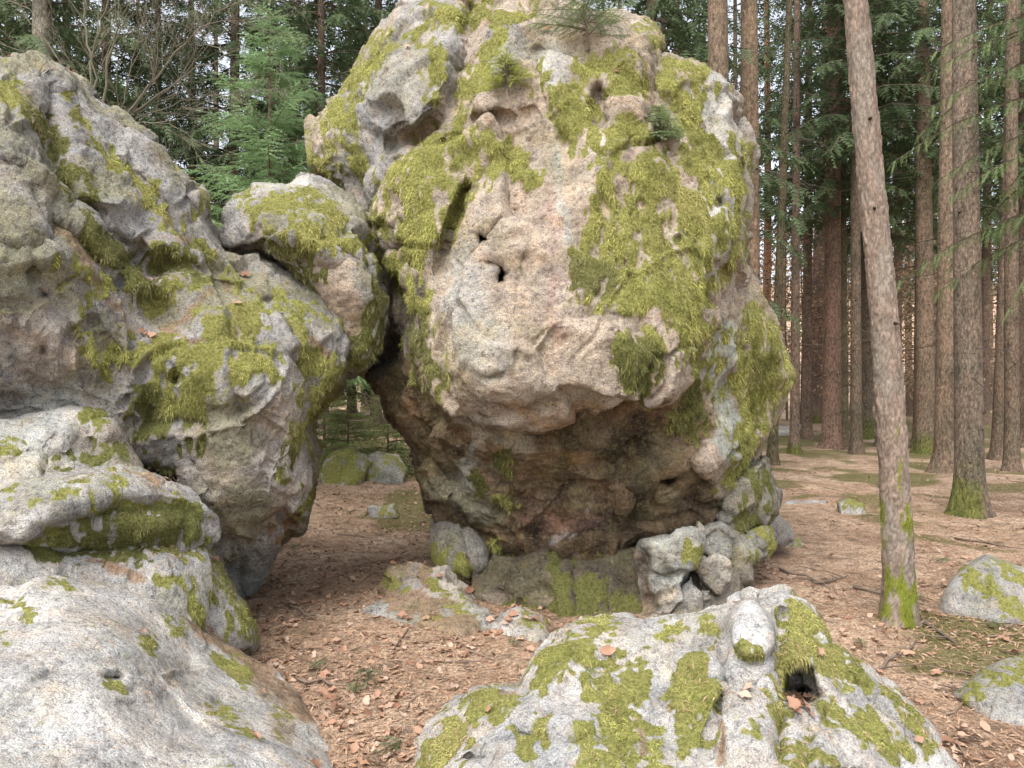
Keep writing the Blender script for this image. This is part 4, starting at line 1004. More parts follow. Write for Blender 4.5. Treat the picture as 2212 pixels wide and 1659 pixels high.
rock('low_outcrop', 'low litter-covered outcrop with grey bosses in front of the overhanging boulder', [(735, 1350), (770, 1312), (830, 1292), (850, 1245), (885, 1226), (930, 1236), (962, 1225), (985, 1258), (1035, 1310), (1060, 1328), (1120, 1320), (1165, 1340), (1188, 1368), (1190, 1400), (1150, 1460), (740, 1460)],
    [(760, 1345, 5.0), (830, 1310, 5.15), (880, 1240, 5.35), (960, 1240, 5.35), (900, 1300, 5.05), (1000, 1300, 5.1), (1100, 1335, 4.85), (1170, 1370, 4.65), (1000, 1360, 4.8), (850, 1370, 4.8), (950, 1450, 4.4), (1150, 1430, 4.4)], 6.0, step=3.8, ystep=0.018, k=0.12, seed=15, base=(0.36, 0.25, 0.18), amp=0.7,
    feats=[('bump', 1000, 1268, 40, 20, 0.10, 55), ('bump', 855, 1335, 40, 16, 0.08), ('bump', 790, 1325, 35, 14, 0.06, -20), ('bump', 1140, 1350, 40, 24, 0.10, 20), ('bump', 1080, 1345, 25, 16, 0.06), ('bump', 930, 1262, 25, 16, 0.05)],
    tint=[('s', [(962, 1235), (985, 1270), (1025, 1308)], 22, (0.50, 0.47, 0.44), 9), ('s', [(835, 1338), (890, 1335)], 18, (0.48, 0.46, 0.44), 8), ('s', [(750, 1338), (820, 1310)], 18, (0.46, 0.44, 0.42), 9), ('s', [(1060, 1340), (1130, 1345), (1180, 1385)], 28, (0.54, 0.52, 0.50), 9), ('s', [(865, 1240), (895, 1238)], 14, GREY, 8), ('s', [(915, 1262), (950, 1275)], 11, (0.47, 0.44, 0.42), 8), ('s', [(955, 1310), (960, 1330)], 7, GREY, 8)],
    moss=[('s', [(935, 1245), (955, 1260)], 8), ('s', [(980, 1300), (1000, 1320)], 9), ('s', [(850, 1250), (870, 1270)], 6), ('s', [(1140, 1335), (1150, 1345)], 5), ('s', [(920, 1340), (940, 1350)], 8)], blades=7000, blade_len=0.03)

# --- scattered stones on the forest floor
def low_stone(pl, d, dep, lab, seed, base=GREY, moss=(), auto=0.0, tint=()):
    mid = (min(p[1] for p in pl) + max(p[1] for p in pl)) / 2
    pl = [(p[0], p[1] + (22 if p[1] > mid else 0)) for p in pl]          # the foot is sunk in the litter
    cu = (min(p[0] for p in pl) + max(p[0] for p in pl)) / 2
    vb = max(p[1] for p in pl)
    vt = min(p[1] for p in pl)
    w = max(p[0] for p in pl) - cu
    dp = [(cu, vb, d), (cu, (vb + vt) / 2, d + dep * 0.3), (cu, vt, d + dep * 0.8), (cu - w, vb - 5, d + dep * 0.4), (cu + w, vb - 5, d + dep * 0.4)]
    rock('half_buried_stone', lab, pl, dp, d + dep * 1.7, step=3.6, ystep=0.02, k=dep * 0.3, seed=seed, base=base, amp=0.35, moss=moss, moss_auto=auto, blades=5000, blade_len=0.04, group='stones scattered on the forest floor', category='stone', tint=tint)


low_stone([(2030, 1300), (2050, 1250), (2080, 1212), (2130, 1200), (2200, 1225), (2300, 1260), (2330, 1370), (2200, 1360), (2120, 1345), (2050, 1325)], 5.0, 0.5, 'mossy grey stone beyond the leaning scaly pine', 30, moss=[('s', [(2090, 1250), (2150, 1290)], 14), ('s', [(2160, 1220), (2240, 1260)], 14), ('s', [(2180, 1310), (2240, 1330)], 16)])
low_stone([(2060, 1500), (2110, 1470), (2160, 1440), (2230, 1428), (2340, 1440), (2350, 1600), (2220, 1590), (2130, 1565), (2100, 1530)], 3.45, 0.5, 'grey stone with moss cap near the bright mossy front rock', 31, moss=[('s', [(2090, 1495), (2150, 1470), (2212, 1475)], 15), ('s', [(2180, 1450), (2230, 1440)], 8)])
low_stone([(1805, 1085), (1840, 1075), (1870, 1085), (1880, 1110), (1860, 1122), (1815, 1115)], 8.9, 0.3, 'small moss-capped stone on open needle floor', 32, moss=[('s', [(1815, 1085), (1865, 1085)], 9)])
low_stone([(1700, 1165), (1725, 1160), (1745, 1180), (1735, 1192), (1705, 1188)], 7.3, 0.25, 'little bare stone near the tilted grey slab', 33)
low_stone([(690, 1040), (694, 1000), (715, 978), (760, 968), (790, 985), (800, 1010), (785, 1040), (750, 1055), (700, 1055)], 9.9, 0.7, 'green cushion of moss over a stone seen through the gap', 34, moss=[('p', [(690, 1040), (694, 1000), (715, 978), (760, 968), (785, 990), (790, 1020), (760, 1050), (700, 1050)])])
low_stone([(770, 1020), (790, 985), (820, 975), (860, 985), (880, 1010), (870, 1035), (800, 1040)], 10.1, 0.7, 'grey mossy-edged stone beside the green moss cushion', 35, base=(0.40, 0.39, 0.37), moss=[('s', [(780, 1000), (790, 1020)], 12), ('s', [(840, 985), (870, 1000)], 7)])
low_stone([(795, 1098), (820, 1090), (850, 1092), (862, 1102), (830, 1108), (800, 1106)], 8.5, 0.3, 'flat grey stone in the litter behind the gap', 36, auto=0.2)
low_stone([(1650, 935), (1680, 918), (1740, 922), (1750, 935), (1700, 945), (1655, 948)], 22.0, 1.2, 'pale rock among the far spruces', 37, base=PALE)
low_stone([(1690, 1085), (1740, 1075), (1790, 1080), (1780, 1095), (1700, 1098)], 9.6, 0.4, 'thin flat rock flush with the needle floor', 38)


# ------------------------------------------------------------------ vegetation helpers
def feather(n=6, w=0.10):
    """needles either side of a twig that runs along +X from 0 to 1"""
    v, f = [], []
    for i in range(n):
        t = i / n
        for s in (-1, 1):
            b = len(v)
            ww = w * (1 - 0.45 * t)
            z = 0.03 * ((i * 7 + s) % 3 - 1)
            v += [(t, 0, 0), (t + 0.75 / n, 0, 0), (t + 0.55 / n + 0.10, s * ww, z)]
            f.append((b, b + 1, b + 2))
    b = len(v)
    v += [(0.9, -0.01, 0), (0.9, 0.01, 0), (1.1, 0, 0)]
    f.append((b, b + 1, b + 2))
    return np.array(v, np.float32), f


def place_feathers(g, tmpl, pos, dirs, ups, L, cols):
    tv, tf = tmpl
    x = dirs / (np.linalg.norm(dirs, axis=1)[:, None] + 1e-9)
    y = np.cross(ups, x)
    y /= np.linalg.norm(y, axis=1)[:, None] + 1e-9
    z = np.cross(x, y)
    V = pos[:, None] + (tv[None, :, :1] * x[:, None] + tv[None, :, 1:2] * y[:, None] + tv[None, :, 2:] * z[:, None]) * L[:, None, None]
    g.add_many(V, tf, cols)


def conifer(seed, z0, H, reach, gap, per, twig, dens, droop, hang, c0, c1, tmpl, taper=0.9, rise=0.25, bare=0.12, wood=(0.09, 0.07, 0.05)):
    """branches with needles from height z0 to H; returns a Geo for needles and one for wood"""
    rng = np.random.default_rng(seed)
    g, wd = Geo(), Geo()
    pos, dirs, ups, LL, cc = [], [], [], [], []
    z = z0
    az0 = rng.random() * 6.28
    while z < H - 0.02 * H:
        t = (z - z0) / (H - z0)
        for k in range(per):
            az = az0 + 6.283 * k / per + rng.normal() * 0.35
            R0 = reach * ((1 - t) ** taper + 0.04) * rng.uniform(0.7, 1.12)
            zz = z + rng.normal() * gap * 0.3
            n = 7
            axis = []
            for i in range(n):
                s = i / (n - 1)
                r = R0 * s
                h = zz + R0 * (rise * s * (0.3 + t) - droop * s * s * (1.1 - 0.8 * t)) + 0.10 * R0 * max(0, s - 0.75)
                axis.append((r * math.cos(az), r * math.sin(az), h))
            axis = np.array(axis)
            wd.tube([tuple(a) for a in axis[::2]], [max(0.0015, 0.011 * R0 * (1 - 0.8 * j / 3)) for j in range(4)], 3, wood, False)
            m = max(5, int(dens * R0))
            for j in range(m):
                s = bare + (1 - bare) * ((j + rng.random()) / m)
                fi = s * (n - 1)
                i0 = min(int(fi), n - 2)
                p = axis[i0] + (axis[i0 + 1] - axis[i0]) * (fi - i0)
                ad = axis[i0 + 1] - axis[i0]
                ad = ad / np.linalg.norm(ad)
                sd_ = np.array((-math.sin(az), math.cos(az), 0)) * (1 if j % 2 else -1)
                d = ad * rng.uniform(0.35, 0.9) + sd_ * rng.uniform(0.3, 1.0) + np.array((0, 0, -hang * rng.uniform(0.3, 1.4)))
                pos.append(p)
                dirs.append(d + rng.normal(size=3) * 0.12)
                ups.append(np.array((0, 0, 1.0)) + rng.normal(size=3) * 0.5)
                LL.append(twig * rng.uniform(0.6, 1.3) * (1.1 - 0.5 * s) * (0.55 + 0.45 * (1 - t)))
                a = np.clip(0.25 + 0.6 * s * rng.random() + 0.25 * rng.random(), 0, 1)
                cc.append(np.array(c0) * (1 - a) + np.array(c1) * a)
        z += gap * (0.8 + 0.4 * rng.random()) * (1 - 0.4 * t)
        az0 += 0.9
    pos.append(np.array((0, 0, H * 0.965)))
    dirs.append(np.array((0, 0, 1.0)))
    ups.append(np.array((1.0, 0, 0)))
    LL.append(twig)
    cc.append(np.array(c1))
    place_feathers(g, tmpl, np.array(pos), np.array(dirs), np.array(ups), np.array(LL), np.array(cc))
    return g, wd


F_FAR = feather(5, 0.20)
F_NEAR = feather(9, 0.13)
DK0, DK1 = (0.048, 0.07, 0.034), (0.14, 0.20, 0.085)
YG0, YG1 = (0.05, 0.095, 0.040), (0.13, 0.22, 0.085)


def trunk_mesh(d0, H, lean, seed, tint, moss_h=0.0, sides=14, flare=2.1, rough=0.03, bend=0.0, knots=26, moss_side=None):
    """tapered trunk from the origin; lean = sideways metres per metre of height"""
    rng = np.random.default_rng(seed)
    zs = np.concatenate([np.linspace(-0.15, 0.6, 9), np.linspace(0.8, H, max(14, int(H * 2.2)))])
    th = np.linspace(0, 2 * math.pi, sides, endpoint=False)
    Z, T = np.meshgrid(zs, th, indexing='ij')
    r = 0.5 * d0 * (1 - 0.72 * np.clip(Z / H, 0, 1))
    r = r * (1 + (flare - 1) * np.exp(-np.clip(Z + 0.1, 0, None) / 0.22) * (0.75 + 0.35 * np.cos(T * 4 + seed)))
    q = np.stack([np.cos(T).ravel() * 2, np.sin(T).ravel() * 2, Z.ravel() * 1.2 + seed * 3.3], 1)
    r = r * (1 + rough * fbm(q * 1.5, 3).reshape(r.shape))
    bx = bend * np.sin(Z / H * 5 + seed)
    X = r * np.cos(T) + lean * Z + bx - bend * math.sin(seed)
    Yc = r * np.sin(T) + 0.3 * bx - 0.3 * bend * math.sin(seed)
    v = np.stack([X.ravel(), Yc.ravel(), Z.ravel()], 1)
    n, m = Z.shape
    ii = np.arange(n * m).reshape(n, m)
    a, b = ii[:-1], ii[1:]
    f = np.stack([a, np.roll(a, -1, 1), np.roll(b, -1, 1), b], -1).reshape(-1, 4)
    col = np.tile(np.array(tint, np.float32), (len(v), 1))
    nn = fbm(v * 2.2 + seed, 3)
    col *= (1 + 0.28 * nn)[:, None]
    if moss_h:
        w = smoothstep(moss_h * 1.1, moss_h * 0.35, v[:, 2] + 0.45 * moss_h * fbm(v * 7 + seed, 3))
        if moss_side is not None:
            w = w * smoothstep(-0.3, 0.3, np.cos(T.ravel() - moss_side) + 0.3 * nn)
        col = col * (1 - w[:, None]) + np.array((0.085, 0.09, 0.028)) * w[:, None]
    g = Geo()
    g.add(v, [], col)
    g.l.append(f.ravel().astype(np.int32))
    g.s.extend([4] * len(f))
    for k in range(knots):                       # dark knots where branches broke off
        z = rng.uniform(0.4, min(H * 0.8, 11))
        an = rng.uniform(0, 6.28)
        rr = 0.5 * d0 * (1 - 0.72 * z / H)
        c = np.array((lean * z + math.cos(an) * rr * 0.93, math.sin(an) * rr * 0.93, z))
        o = np.array((math.cos(an), math.sin(an), rng.uniform(-0.3, 0.3)))
        L = rng.uniform(0.02, 0.05)
        g.tube([tuple(c), tuple(c + o * L)], [rng.uniform(0.010, 0.02), 0.006], 5, np.array(tint) * 0.35)
    return g.mesh('trunk', M_BARK, True)


def twigs_mesh(d0, H, lean, seed, z0, z1, count, lmax):
    rng = np.random.default_rng(seed + 500)
    g = Geo()
    for k in range(count):
        z = rng.uniform(z0, z1)
        an = rng.uniform(0, 6.28)
        rr = 0.45 * d0 * (1 - 0.72 * z / H)
        p = Vector((lean * z + math.cos(an) * rr, math.sin(an) * rr, z))
        L = lmax * rng.uniform(0.25, 1.0)
        o = Vector((math.cos(an), math.sin(an), rng.uniform(-0.25, 0.15)))
        mid = p + o * L * 0.5 + Vector((0, 0, -0.06 * L))
        end = mid + o * L * 0.5 + Vector((rng.normal() * 0.1, rng.normal() * 0.1, -0.22 * L))
        g.tube([p, mid, end], [0.009, 0.006, 0.002], 3, (0.075, 0.06, 0.048), False)
        for j in range(3):
            b = p.lerp(end, 0.35 + 0.2 * j)
            e = b + Vector((rng.normal(), rng.normal(), rng.normal() * 0.4 - 0.3)).normalized() * L * 0.3
            g.tube([b, e], [0.004, 0.0015], 3, (0.075, 0.06, 0.048), False)
    return g.mesh('dead_twigs', M_TWIG)


# crowns shared by the spruces
def crown_pair(name, *a, **k):
    g, w = conifer(*a, **k)
    return g.mesh(name, M_NEEDLE), w.mesh(name + '_limbs', M_TWIG)


CROWN_HIGH = [crown_pair('crown', 41 + i, 6.0 + i, 21, 2.5, 0.62, 5, 0.55, 13, 0.42, 0.9, DK0, DK1, F_FAR, taper=0.8) for i in range(2)]
CROWN_MID = [crown_pair('crown', 51 + i, 3.6, 19, 2.6, 0.5, 5, 0.52, 18, 0.45, 1.0, DK0, DK1, F_FAR, taper=0.75) for i in range(2)]
CROWN_LOW = [crown_pair('crown', 61 + i, 1.2, 15, 2.7, 0.46, 5, 0.48, 22, 0.40, 1.0, DK0, (0.075, 0.115, 0.042), F_FAR, taper=0.8) for i in range(2)]
SETS = {'high': CROWN_HIGH, 'mid': CROWN_MID, 'low': CROWN_LOW}


def spruce(u, d, w, ut, kind, label, seed, H=22, tint=(0.145, 0.105, 0.078), moss_h=0.0, group=None, twigs=22, tl=1.4, moss_side=None, bend=0.0, v0=None, name='spruce_tree', scale=1.0, knots=30, zoff=0.0):
    x, y = (u - CX) / FP * d, d
    z = gz(x, y)
    top = CAMH + CY / FP * d - z
    lean = ((ut - CX) / FP * d - x) / top
    t = thing(name, (x, y, z), label, 'tree', group)
    d0 = w / FP * d
    link('trunk', trunk_mesh(d0, H, lean, seed, tint, moss_h, knots=knots, moss_side=moss_side, bend=bend, sides=18 if d < 12 else 12), t)
    if twigs:
        link('dead_twigs', twigs_mesh(d0, H, lean, seed, 1.2, min(9, H * 0.6), twigs, tl), t, kind='stuff')
    if kind:
        gm_, wm = SETS[kind][seed % len(SETS[kind])]
        for nm, me in (('crown', gm_), ('limb', wm)):
            c = link(nm, me, t, kind='stuff' if nm == 'limb' else None)
            c.location.z = zoff
            c.rotation_euler = (0, lean, seed * 1.37)
            c.scale = (scale, scale, scale)
    return t


# --- spruces to the right of the boulder, nearest first
SPR = (0.145, 0.108, 0.082)
GRY = (0.185, 0.155, 0.130)
spruce(2095, 9.2, 58, 2082, None, 'thick grey-brown spruce trunk with bright moss at its foot', 1, tint=(0.125, 0.10, 0.082), moss_h=0.62, moss_side=R(200), twigs=14)
spruce(2042, 13.3, 44, 2052, None, 'straight brown spruce trunk just behind the moss-footed spruce', 2, tint=SPR)
spruce(2000, 17.4, 40, 1992, 'high', 'brown spruce with a small green moss ring between leaning pine and moss-footed spruce', 3, tint=SPR, moss_h=0.5)
spruce(2160, 15.8, 34, 2192, None, 'spruce trunk leaning away beside the moss-footed spruce', 4, tint=(0.12, 0.09, 0.07))
spruce(2212, 19.0, 40, 2205, 'high', 'dark spruce trunk beyond the one leaning away from the moss-footed spruce', 5, tint=(0.09, 0.065, 0.05))
spruce(1796, 18.8, 40, 1802, 'high', 'reddish brown spruce trunk with a thin greenish trunk close beside it', 6, tint=(0.15, 0.098, 0.078))
spruce(1820, 19.6, 22, 1818, None, 'thin greenish spruce trunk standing close to a reddish brown one', 7, tint=(0.10, 0.085, 0.055))
spruce(1868, 22.0, 30, 1880, 'high', 'mossy-footed slim spruce standing behind the leaning scaly pine', 8, tint=(0.12, 0.095, 0.075), moss_h=0.7)
spruce(1755, 27.0, 30, 1790, None, 'purplish far spruce trunk standing deep in the wood', 9, tint=(0.15, 0.10, 0.085), moss_h=0.4)
spruce(1622, 11.5, 46, 1618, None, 'stout brown spruce trunk rising close behind the overhanging boulder', 10, tint=(0.14, 0.10, 0.072), twigs=30, tl=1.0)
spruce(1560, 10.8, 54, 1550, None, 'stoutest brown spruce trunk, rising behind the mossy dome of the boulder', 11, tint=(0.135, 0.10, 0.075), twigs=24, tl=0.9)
spruce(1590, 16.0, 14, 1588, None, 'slim trunk squeezed between two stout brown spruces', 12, tint=(0.10, 0.075, 0.055), H=16)
spruce(1648, 24.0, 20, 1662, 'high', 'orange-barked slender pine against the bright sky', 13, tint=(0.34, 0.19, 0.13), bend=0.12, twigs=40, tl=1.2, name='pine_tree', knots=6)
spruce(1668, 15.0, 21, 1705, None, 'thin dark trunk leaning past the orange-barked pine', 14, tint=(0.085, 0.07, 0.045), twigs=40, tl=1.3, H=17)
spruce(1412, 13.0, 30, 1408, 'mid', 'brown spruce trunk behind the top of the overhanging boulder', 15, tint=SPR)
spruce(1440, 17.0, 17, 1432, 'high', 'slim spruce trunk beside the one behind the boulder top', 16, tint=(0.10, 0.078, 0.058))
spruce(1468, 21.0, 20, 1462, 'mid', 'slim dark spruce half hidden behind the mossy dome', 17, tint=(0.10, 0.075, 0.055))
# low hanging boughs at the edge of the wood
SETS['bough'] = [crown_pair('crown', 66 + i, 3.3, 13, 1.9, 0.40, 6, 0.26, 28, 0.50, 1.5, (0.09, 0.13, 0.05), (0.20, 0.28, 0.11), F_NEAR, taper=0.7) for i in range(1)]
spruce(2330, 8.3, 60, 2330, 'bough', 'spruce with fresh green boughs sweeping in front of the trunks', 18, H=16)
spruce(1985, 19.0, 24, 1990, 'bough', 'slim spruce with hanging green boughs behind the leaning pine', 20, H=16, zoff=2.4)
for i, (u, d, w, ut, tn, lab) in enumerate([
        (1716, 17.5, 20, 1722, (0.13, 0.095, 0.075), 'slender brown trunk between the thin leaning trunk and the reddish one'),
        (1850, 17.0, 24, 1846, (0.11, 0.085, 0.065), 'dark trunk just behind the foot of the leaning scaly pine'),
        (1908, 19.5, 28, 1902, (0.13, 0.10, 0.08), 'brown trunk partly crossed by the leaning scaly pine'),
        (2072, 20.0, 26, 2074, (0.13, 0.10, 0.08), 'brown trunk between the two thickest spruces on the clearing edge'),
        (2186, 14.0, 30, 2184, (0.12, 0.09, 0.07), 'rough brown trunk past the spruce that leans away'),
        (1742, 21.5, 22, 1748, (0.14, 0.10, 0.08), 'reddish trunk in front of the brown-leaved beeches')]):
    spruce(u, d, w, ut, 'high' if i % 2 else None, lab, 40 + i, tint=tn, moss_h=0.35 if i % 3 == 0 else 0)
rr = random.Random(5)
for i, (u, d, w) in enumerate([(1720, 30, 15), (1738, 36, 14), (1770, 38, 16), (1845, 31, 18), (1905, 33, 20), (1935, 27, 20), (1965, 38, 16), (2075, 30, 18), (2125, 26, 20), (2180, 33, 18), (1690, 42, 12), (1890, 44, 14), (2020, 44, 14), (2140, 42, 14), (2240, 29, 18), (1520, 34, 14), (1640, 40, 13)]):
    spruce(u, d, w, u + rr.uniform(-14, 14), (None if 1630 < u < 1790 or i % 3 == 1 else 'high'), 'slim far spruce trunk in the shadowy depth of the wood', 70 + i, tint=(0.12, 0.085, 0.068), twigs=16, tl=1.5, group='far spruces behind the boulder', knots=6)
# --- dark wood behind the left rocks
spruce(82, 12.5, 50, 92, 'mid', 'pale grey trunk rising behind the top of the tall outcrop', 30, tint=(0.27, 0.24, 0.215), twigs=20)
for i, (u, d, w, k) in enumerate([(235, 15.0, 26, 'low'), (345, 18, 20, 'low'), (500, 16.5, 28, 'mid'), (640, 19, 18, 'low'), (700, 15.0, 22, 'mid'), (812, 17.5, 24, 'mid'), (420, 22, 22, 'low'), (-60, 16, 40, 'low'), (150, 21, 24, 'low'), (30, 19, 30, 'mid'), (580, 25, 22, 'mid'), (760, 24, 20, 'low'), (900, 21, 22, 'mid')]):
    spruce(u, d, w, u + rr.uniform(-10, 10), k, 'dark spruce with drooping boughs behind the tall outcrop', 100 + i, H=19, tint=(0.11, 0.08, 0.065), twigs=16, tl=1.5, group='dark spruces behind the outcrop', knots=6)
for i, (u, d) in enumerate([(80, 31), (290, 34), (470, 32), (620, 36), (790, 33), (980, 30), (1150, 34), (1330, 29), (-120, 30)]):
    spruce(u, d, 20, u + rr.uniform(-10, 10), (None if u in (290, 470, 620, 80) else ('mid', 'high', 'high')[i % 3]), 'distant dark spruce closing the view behind the rocks', 130 + i, H=20, tint=(0.10, 0.075, 0.06), twigs=0, group='distant spruces', knots=0)


# --- the leaning pine with plated bark
def pine():
    d = 4.95
    x, y = (1940 - CX) / FP * d, d
    z = gz(x, y)
    base = Vector((x, y, z - 0.05))
    H = 9.0
    key = [(1350, 1940, 78), (1250, 1942, 66), (1000, 1930, 61), (700, 1912, 57), (400, 1882, 55), (0, 1848, 49)]
    zz = [CAMH - (k[0] - CY) / FP * d - base.z for k in key]
    xx = [(k[1] - CX) / FP * d - base.x for k in key]
    ww = [k[2] / FP * d * 0.5 for k in key]
    zz += [H]
    xx += [xx[-1] - 0.055 * (H - zz[-2])]
    ww += [0.05]
    n, m = 420, 72
    zs = np.concatenate([np.linspace(-0.1, 5.0, n - 30), np.linspace(5.05, H, 30)])
    th = np.linspace(0, 2 * math.pi, m, endpoint=False)
    Z, T = np.meshgrid(zs, th, indexing='ij')
    r = np.interp(Z, zz, ww) * (1 + 0.25 * np.exp(-np.clip(Z, 0, None) / 0.12) * (0.7 + 0.5 * np.cos(3 * T + 1)))
    cx = np.interp(Z, zz, xx)
    r0 = 0.085
    q = np.stack([np.cos(T).ravel() * r0, np.sin(T).ravel() * r0, Z.ravel() * 0.36], 1)
    q = q + 0.022 * np.stack([perlin(q * 30), perlin(q * 30 + 5), perlin(q * 30 + 9)], 1)
    f1, f2, cid = worley(q * 38)
    crack = smoothstep(0.0, 0.3, f2 - f1)
    g1, g2, gid = worley(q * 60 + 4)
    dsp = 0.005 * (crack - 1) + 0.006 * (cid - 0.5) * crack + 0.003 * (gid - 0.5) * smoothstep(0, 0.2, g2 - g1) + 0.006 * fbm(q * 14, 2)
    r = r + dsp.reshape(r.shape)
    v = np.stack([(cx + r * np.cos(T)).ravel(), (r * np.sin(T)).ravel(), Z.ravel()], 1)
    ii = np.arange(n * m).reshape(n, m)
    a, b = ii[:-1], ii[1:]
    f = np.stack([a, np.roll(a, -1, 1), np.roll(b, -1, 1), b], -1).reshape(-1, 4)
    col = np.array((0.25, 0.19, 0.15)) * (0.85 + 0.3 * cid)[:, None] * (1 + 0.25 * fbm(q * 40, 2))[:, None]
    gw = smoothstep(0.1, 0.5, fbm(v * np.array((7, 7, 2.5)), 3) + 0.1)[:, None]
    col = col * (1 - 0.55 * gw) + np.array((0.25, 0.225, 0.185)) * 0.55 * gw
    col = col * (0.6 + 0.4 * crack[:, None])
    mw = smoothstep(0.15, 0.6, 1.3 * fbm(v * np.array((14, 14, 5.0)) + 3, 3) + 0.65 * smoothstep(0.6, 0.05, v[:, 2]) - 0.35 + 0.3 * smoothstep(2.2, 0.6, v[:, 2]) - 0.6 * smoothstep(0.7, 1.8, v[:, 2]))[:, None]
    col = col * (1 - mw) + np.array((0.14, 0.16, 0.02)) * mw
    t = thing('pine_tree', base, 'leaning scaly-barked pine with moss round its foot, standing alone in the litter', 'tree')
    me = mesh_np('trunk', v, f, np.full(len(f), 4), M_PINE, True, {'tint': ('FLOAT_COLOR', rgba(col))})
    link('trunk', me, t)
    nrm, fn = normals(v.astype(np.float32), f)
    moss_blades('moss', v.astype(np.float32), nrm, f, fn, np.clip(mw[:, 0] * 1.1, 0, 1) * (v[:, 2] < 1.2), 4500, 0.04, t, 77, np.full(len(v), 0.6))
    for (vv, uu, s) in ((455, 1875, 1), (700, 1918, 1), (265, 1866, -1)):       # broken branch stubs
        zb = CAMH - (vv - CY) / FP * d - base.z
        xb = float(np.interp(zb, zz, xx))
        rb = float(np.interp(zb, zz, ww))
        g = Geo()
        an = -1.57 + ((uu - CX) / FP * d - base.x - xb) / rb * 0.9
        p = Vector((xb + math.cos(an) * rb * 0.9, math.sin(an) * rb * 0.9, zb))
        o = Vector((math.cos(an), math.sin(an), -0.2))
        g.tube([p, p + o * 0.03, p + o * 0.05], [0.013, 0.009, 0.003], 5, (0.03, 0.022, 0.018))
        link('branch_stub', g.mesh('branch_stub', M_TWIG), t)
    gn, wd = conifer(90, 6.2, 10.5, 1.6, 0.4, 4, 0.25, 16, 0.15, 0.2, DK0, DK1, F_FAR)
    c = link('crown', gn.mesh('crown', M_NEEDLE), t)
    c.location.x = xx[-1] + 0.2
    c = link('limb', wd.mesh('limb', M_TWIG), t)
    c.location.x = xx[-1] + 0.2


def mat_pine():
    m, nt, bs = new_mat('pine_bark')
    co = N(nt, 'TexCoord').outputs['Object']
    tint = N(nt, 'Attribute', attribute_name='tint').outputs['Color']
    a = noise_node(nt, co, 90.0, 5, 0.7, (1, 1, 0.5))
    ar = ramp(nt, a.outputs[0], [(0.3, 0.6), (0.5, 1.0), (0.7, 1.35)])
    nt.links.new(mixc(nt, 0.9, tint, ar.outputs[0], 'MULTIPLY'), bs.inputs['Base Color'])
    bp = N(nt, 'Bump', Strength=0.7, Distance=0.008)
    nt.links.new(a.outputs[0], bp.inputs['Height'])
    nt.links.new(bp.outputs[0], bs.inputs['Normal'])
    return m


M_PINE = mat_pine()
pine()


# --- young spruces
def young_spruce(p, H, reach, label, seed, twig, dens, per=5, gap=None, c0=YG0, c1=YG1, group=None, lean=(0, 0), hang=0.35, droop=0.2, z0=0.12, rise=0.3, name='young_spruce'):
    gn, wd = conifer(seed, H * z0, H, reach, gap or H / 14, per, twig, dens, droop, hang, c0, c1, F_NEAR, taper=0.9, rise=rise, wood=(0.13, 0.095, 0.065))
    wd.tube([(0, 0, -0.05), (0, 0, H * 0.5), (0, 0, H * 0.98)], [H * 0.011 + 0.003, H * 0.008 + 0.002, 0.002], 6, (0.15, 0.11, 0.075))
    t = thing(name, p, label, 'tree', group)
    link('crown', gn.mesh('crown', M_NEEDLE), t)
    link('trunk', wd.mesh('trunk', M_TWIG), t)
    t.rotation_euler = (lean[0], lean[1], seed)
    return t


def on_ground(u, d):
    x = (u - CX) / FP * d
    return (x, d, gz(x, d) - 0.02)


young_spruce(on_ground(583, 9.4), 6.3, 1.75, 'bright green young spruce between the tall outcrop and the overhanging boulder', 201, 0.32, 44, per=7, gap=0.26, z0=0.27, c0=(0.12, 0.19, 0.09), c1=(0.30, 0.44, 0.20))
young_spruce(on_ground(470, 11.0), 3.9, 1.5, 'shorter young spruce hidden low behind the wedged block', 202, 0.30, 28, per=6, gap=0.25, z0=0.36, c0=(0.03, 0.06, 0.022), c1=(0.085, 0.15, 0.055))
young_spruce(on_ground(640, 12.0), 4.1, 1.3, 'slender young spruce beside the bright green one', 203, 0.30, 28, per=6, gap=0.25, z0=0.36, c0=(0.03, 0.06, 0.022), c1=(0.09, 0.16, 0.055))
young_spruce(on_ground(752, 10.9), 1.55, 0.85, 'small olive spruce seen through the gap under the wedged block', 204, 0.22, 40, per=7, gap=0.13, z0=0.05, c0=(0.12, 0.15, 0.055), c1=(0.28, 0.32, 0.12))
young_spruce(on_ground(838, 11.6), 1.45, 0.85, 'low olive spruce close behind the flank of the overhanging boulder', 205, 0.22, 40, per=7, gap=0.13, z0=0.05, c0=(0.11, 0.14, 0.05), c1=(0.26, 0.30, 0.11))
young_spruce(on_ground(700, 12.4), 1.9, 1.0, 'dim spruce sapling behind the moss cushion stone', 206, 0.24, 36, per=7, gap=0.16, z0=0.05, c0=(0.09, 0.12, 0.045), c1=(0.22, 0.27, 0.10))


def surf(u, v, key):
    """point of a rock's surface seen in a direction of the picture"""
    P, n, q = ROCKS[key]
    uu = CX + FP * P[:, 0] / P[:, 1]
    vv = CY - FP * (P[:, 2] - CAMH) / P[:, 1]
    near = np.where((uu - u) ** 2 + (vv - v) ** 2 < 64)[0]
    k = near[np.argmin(P[near, 1])]
    return P[k], n[k]


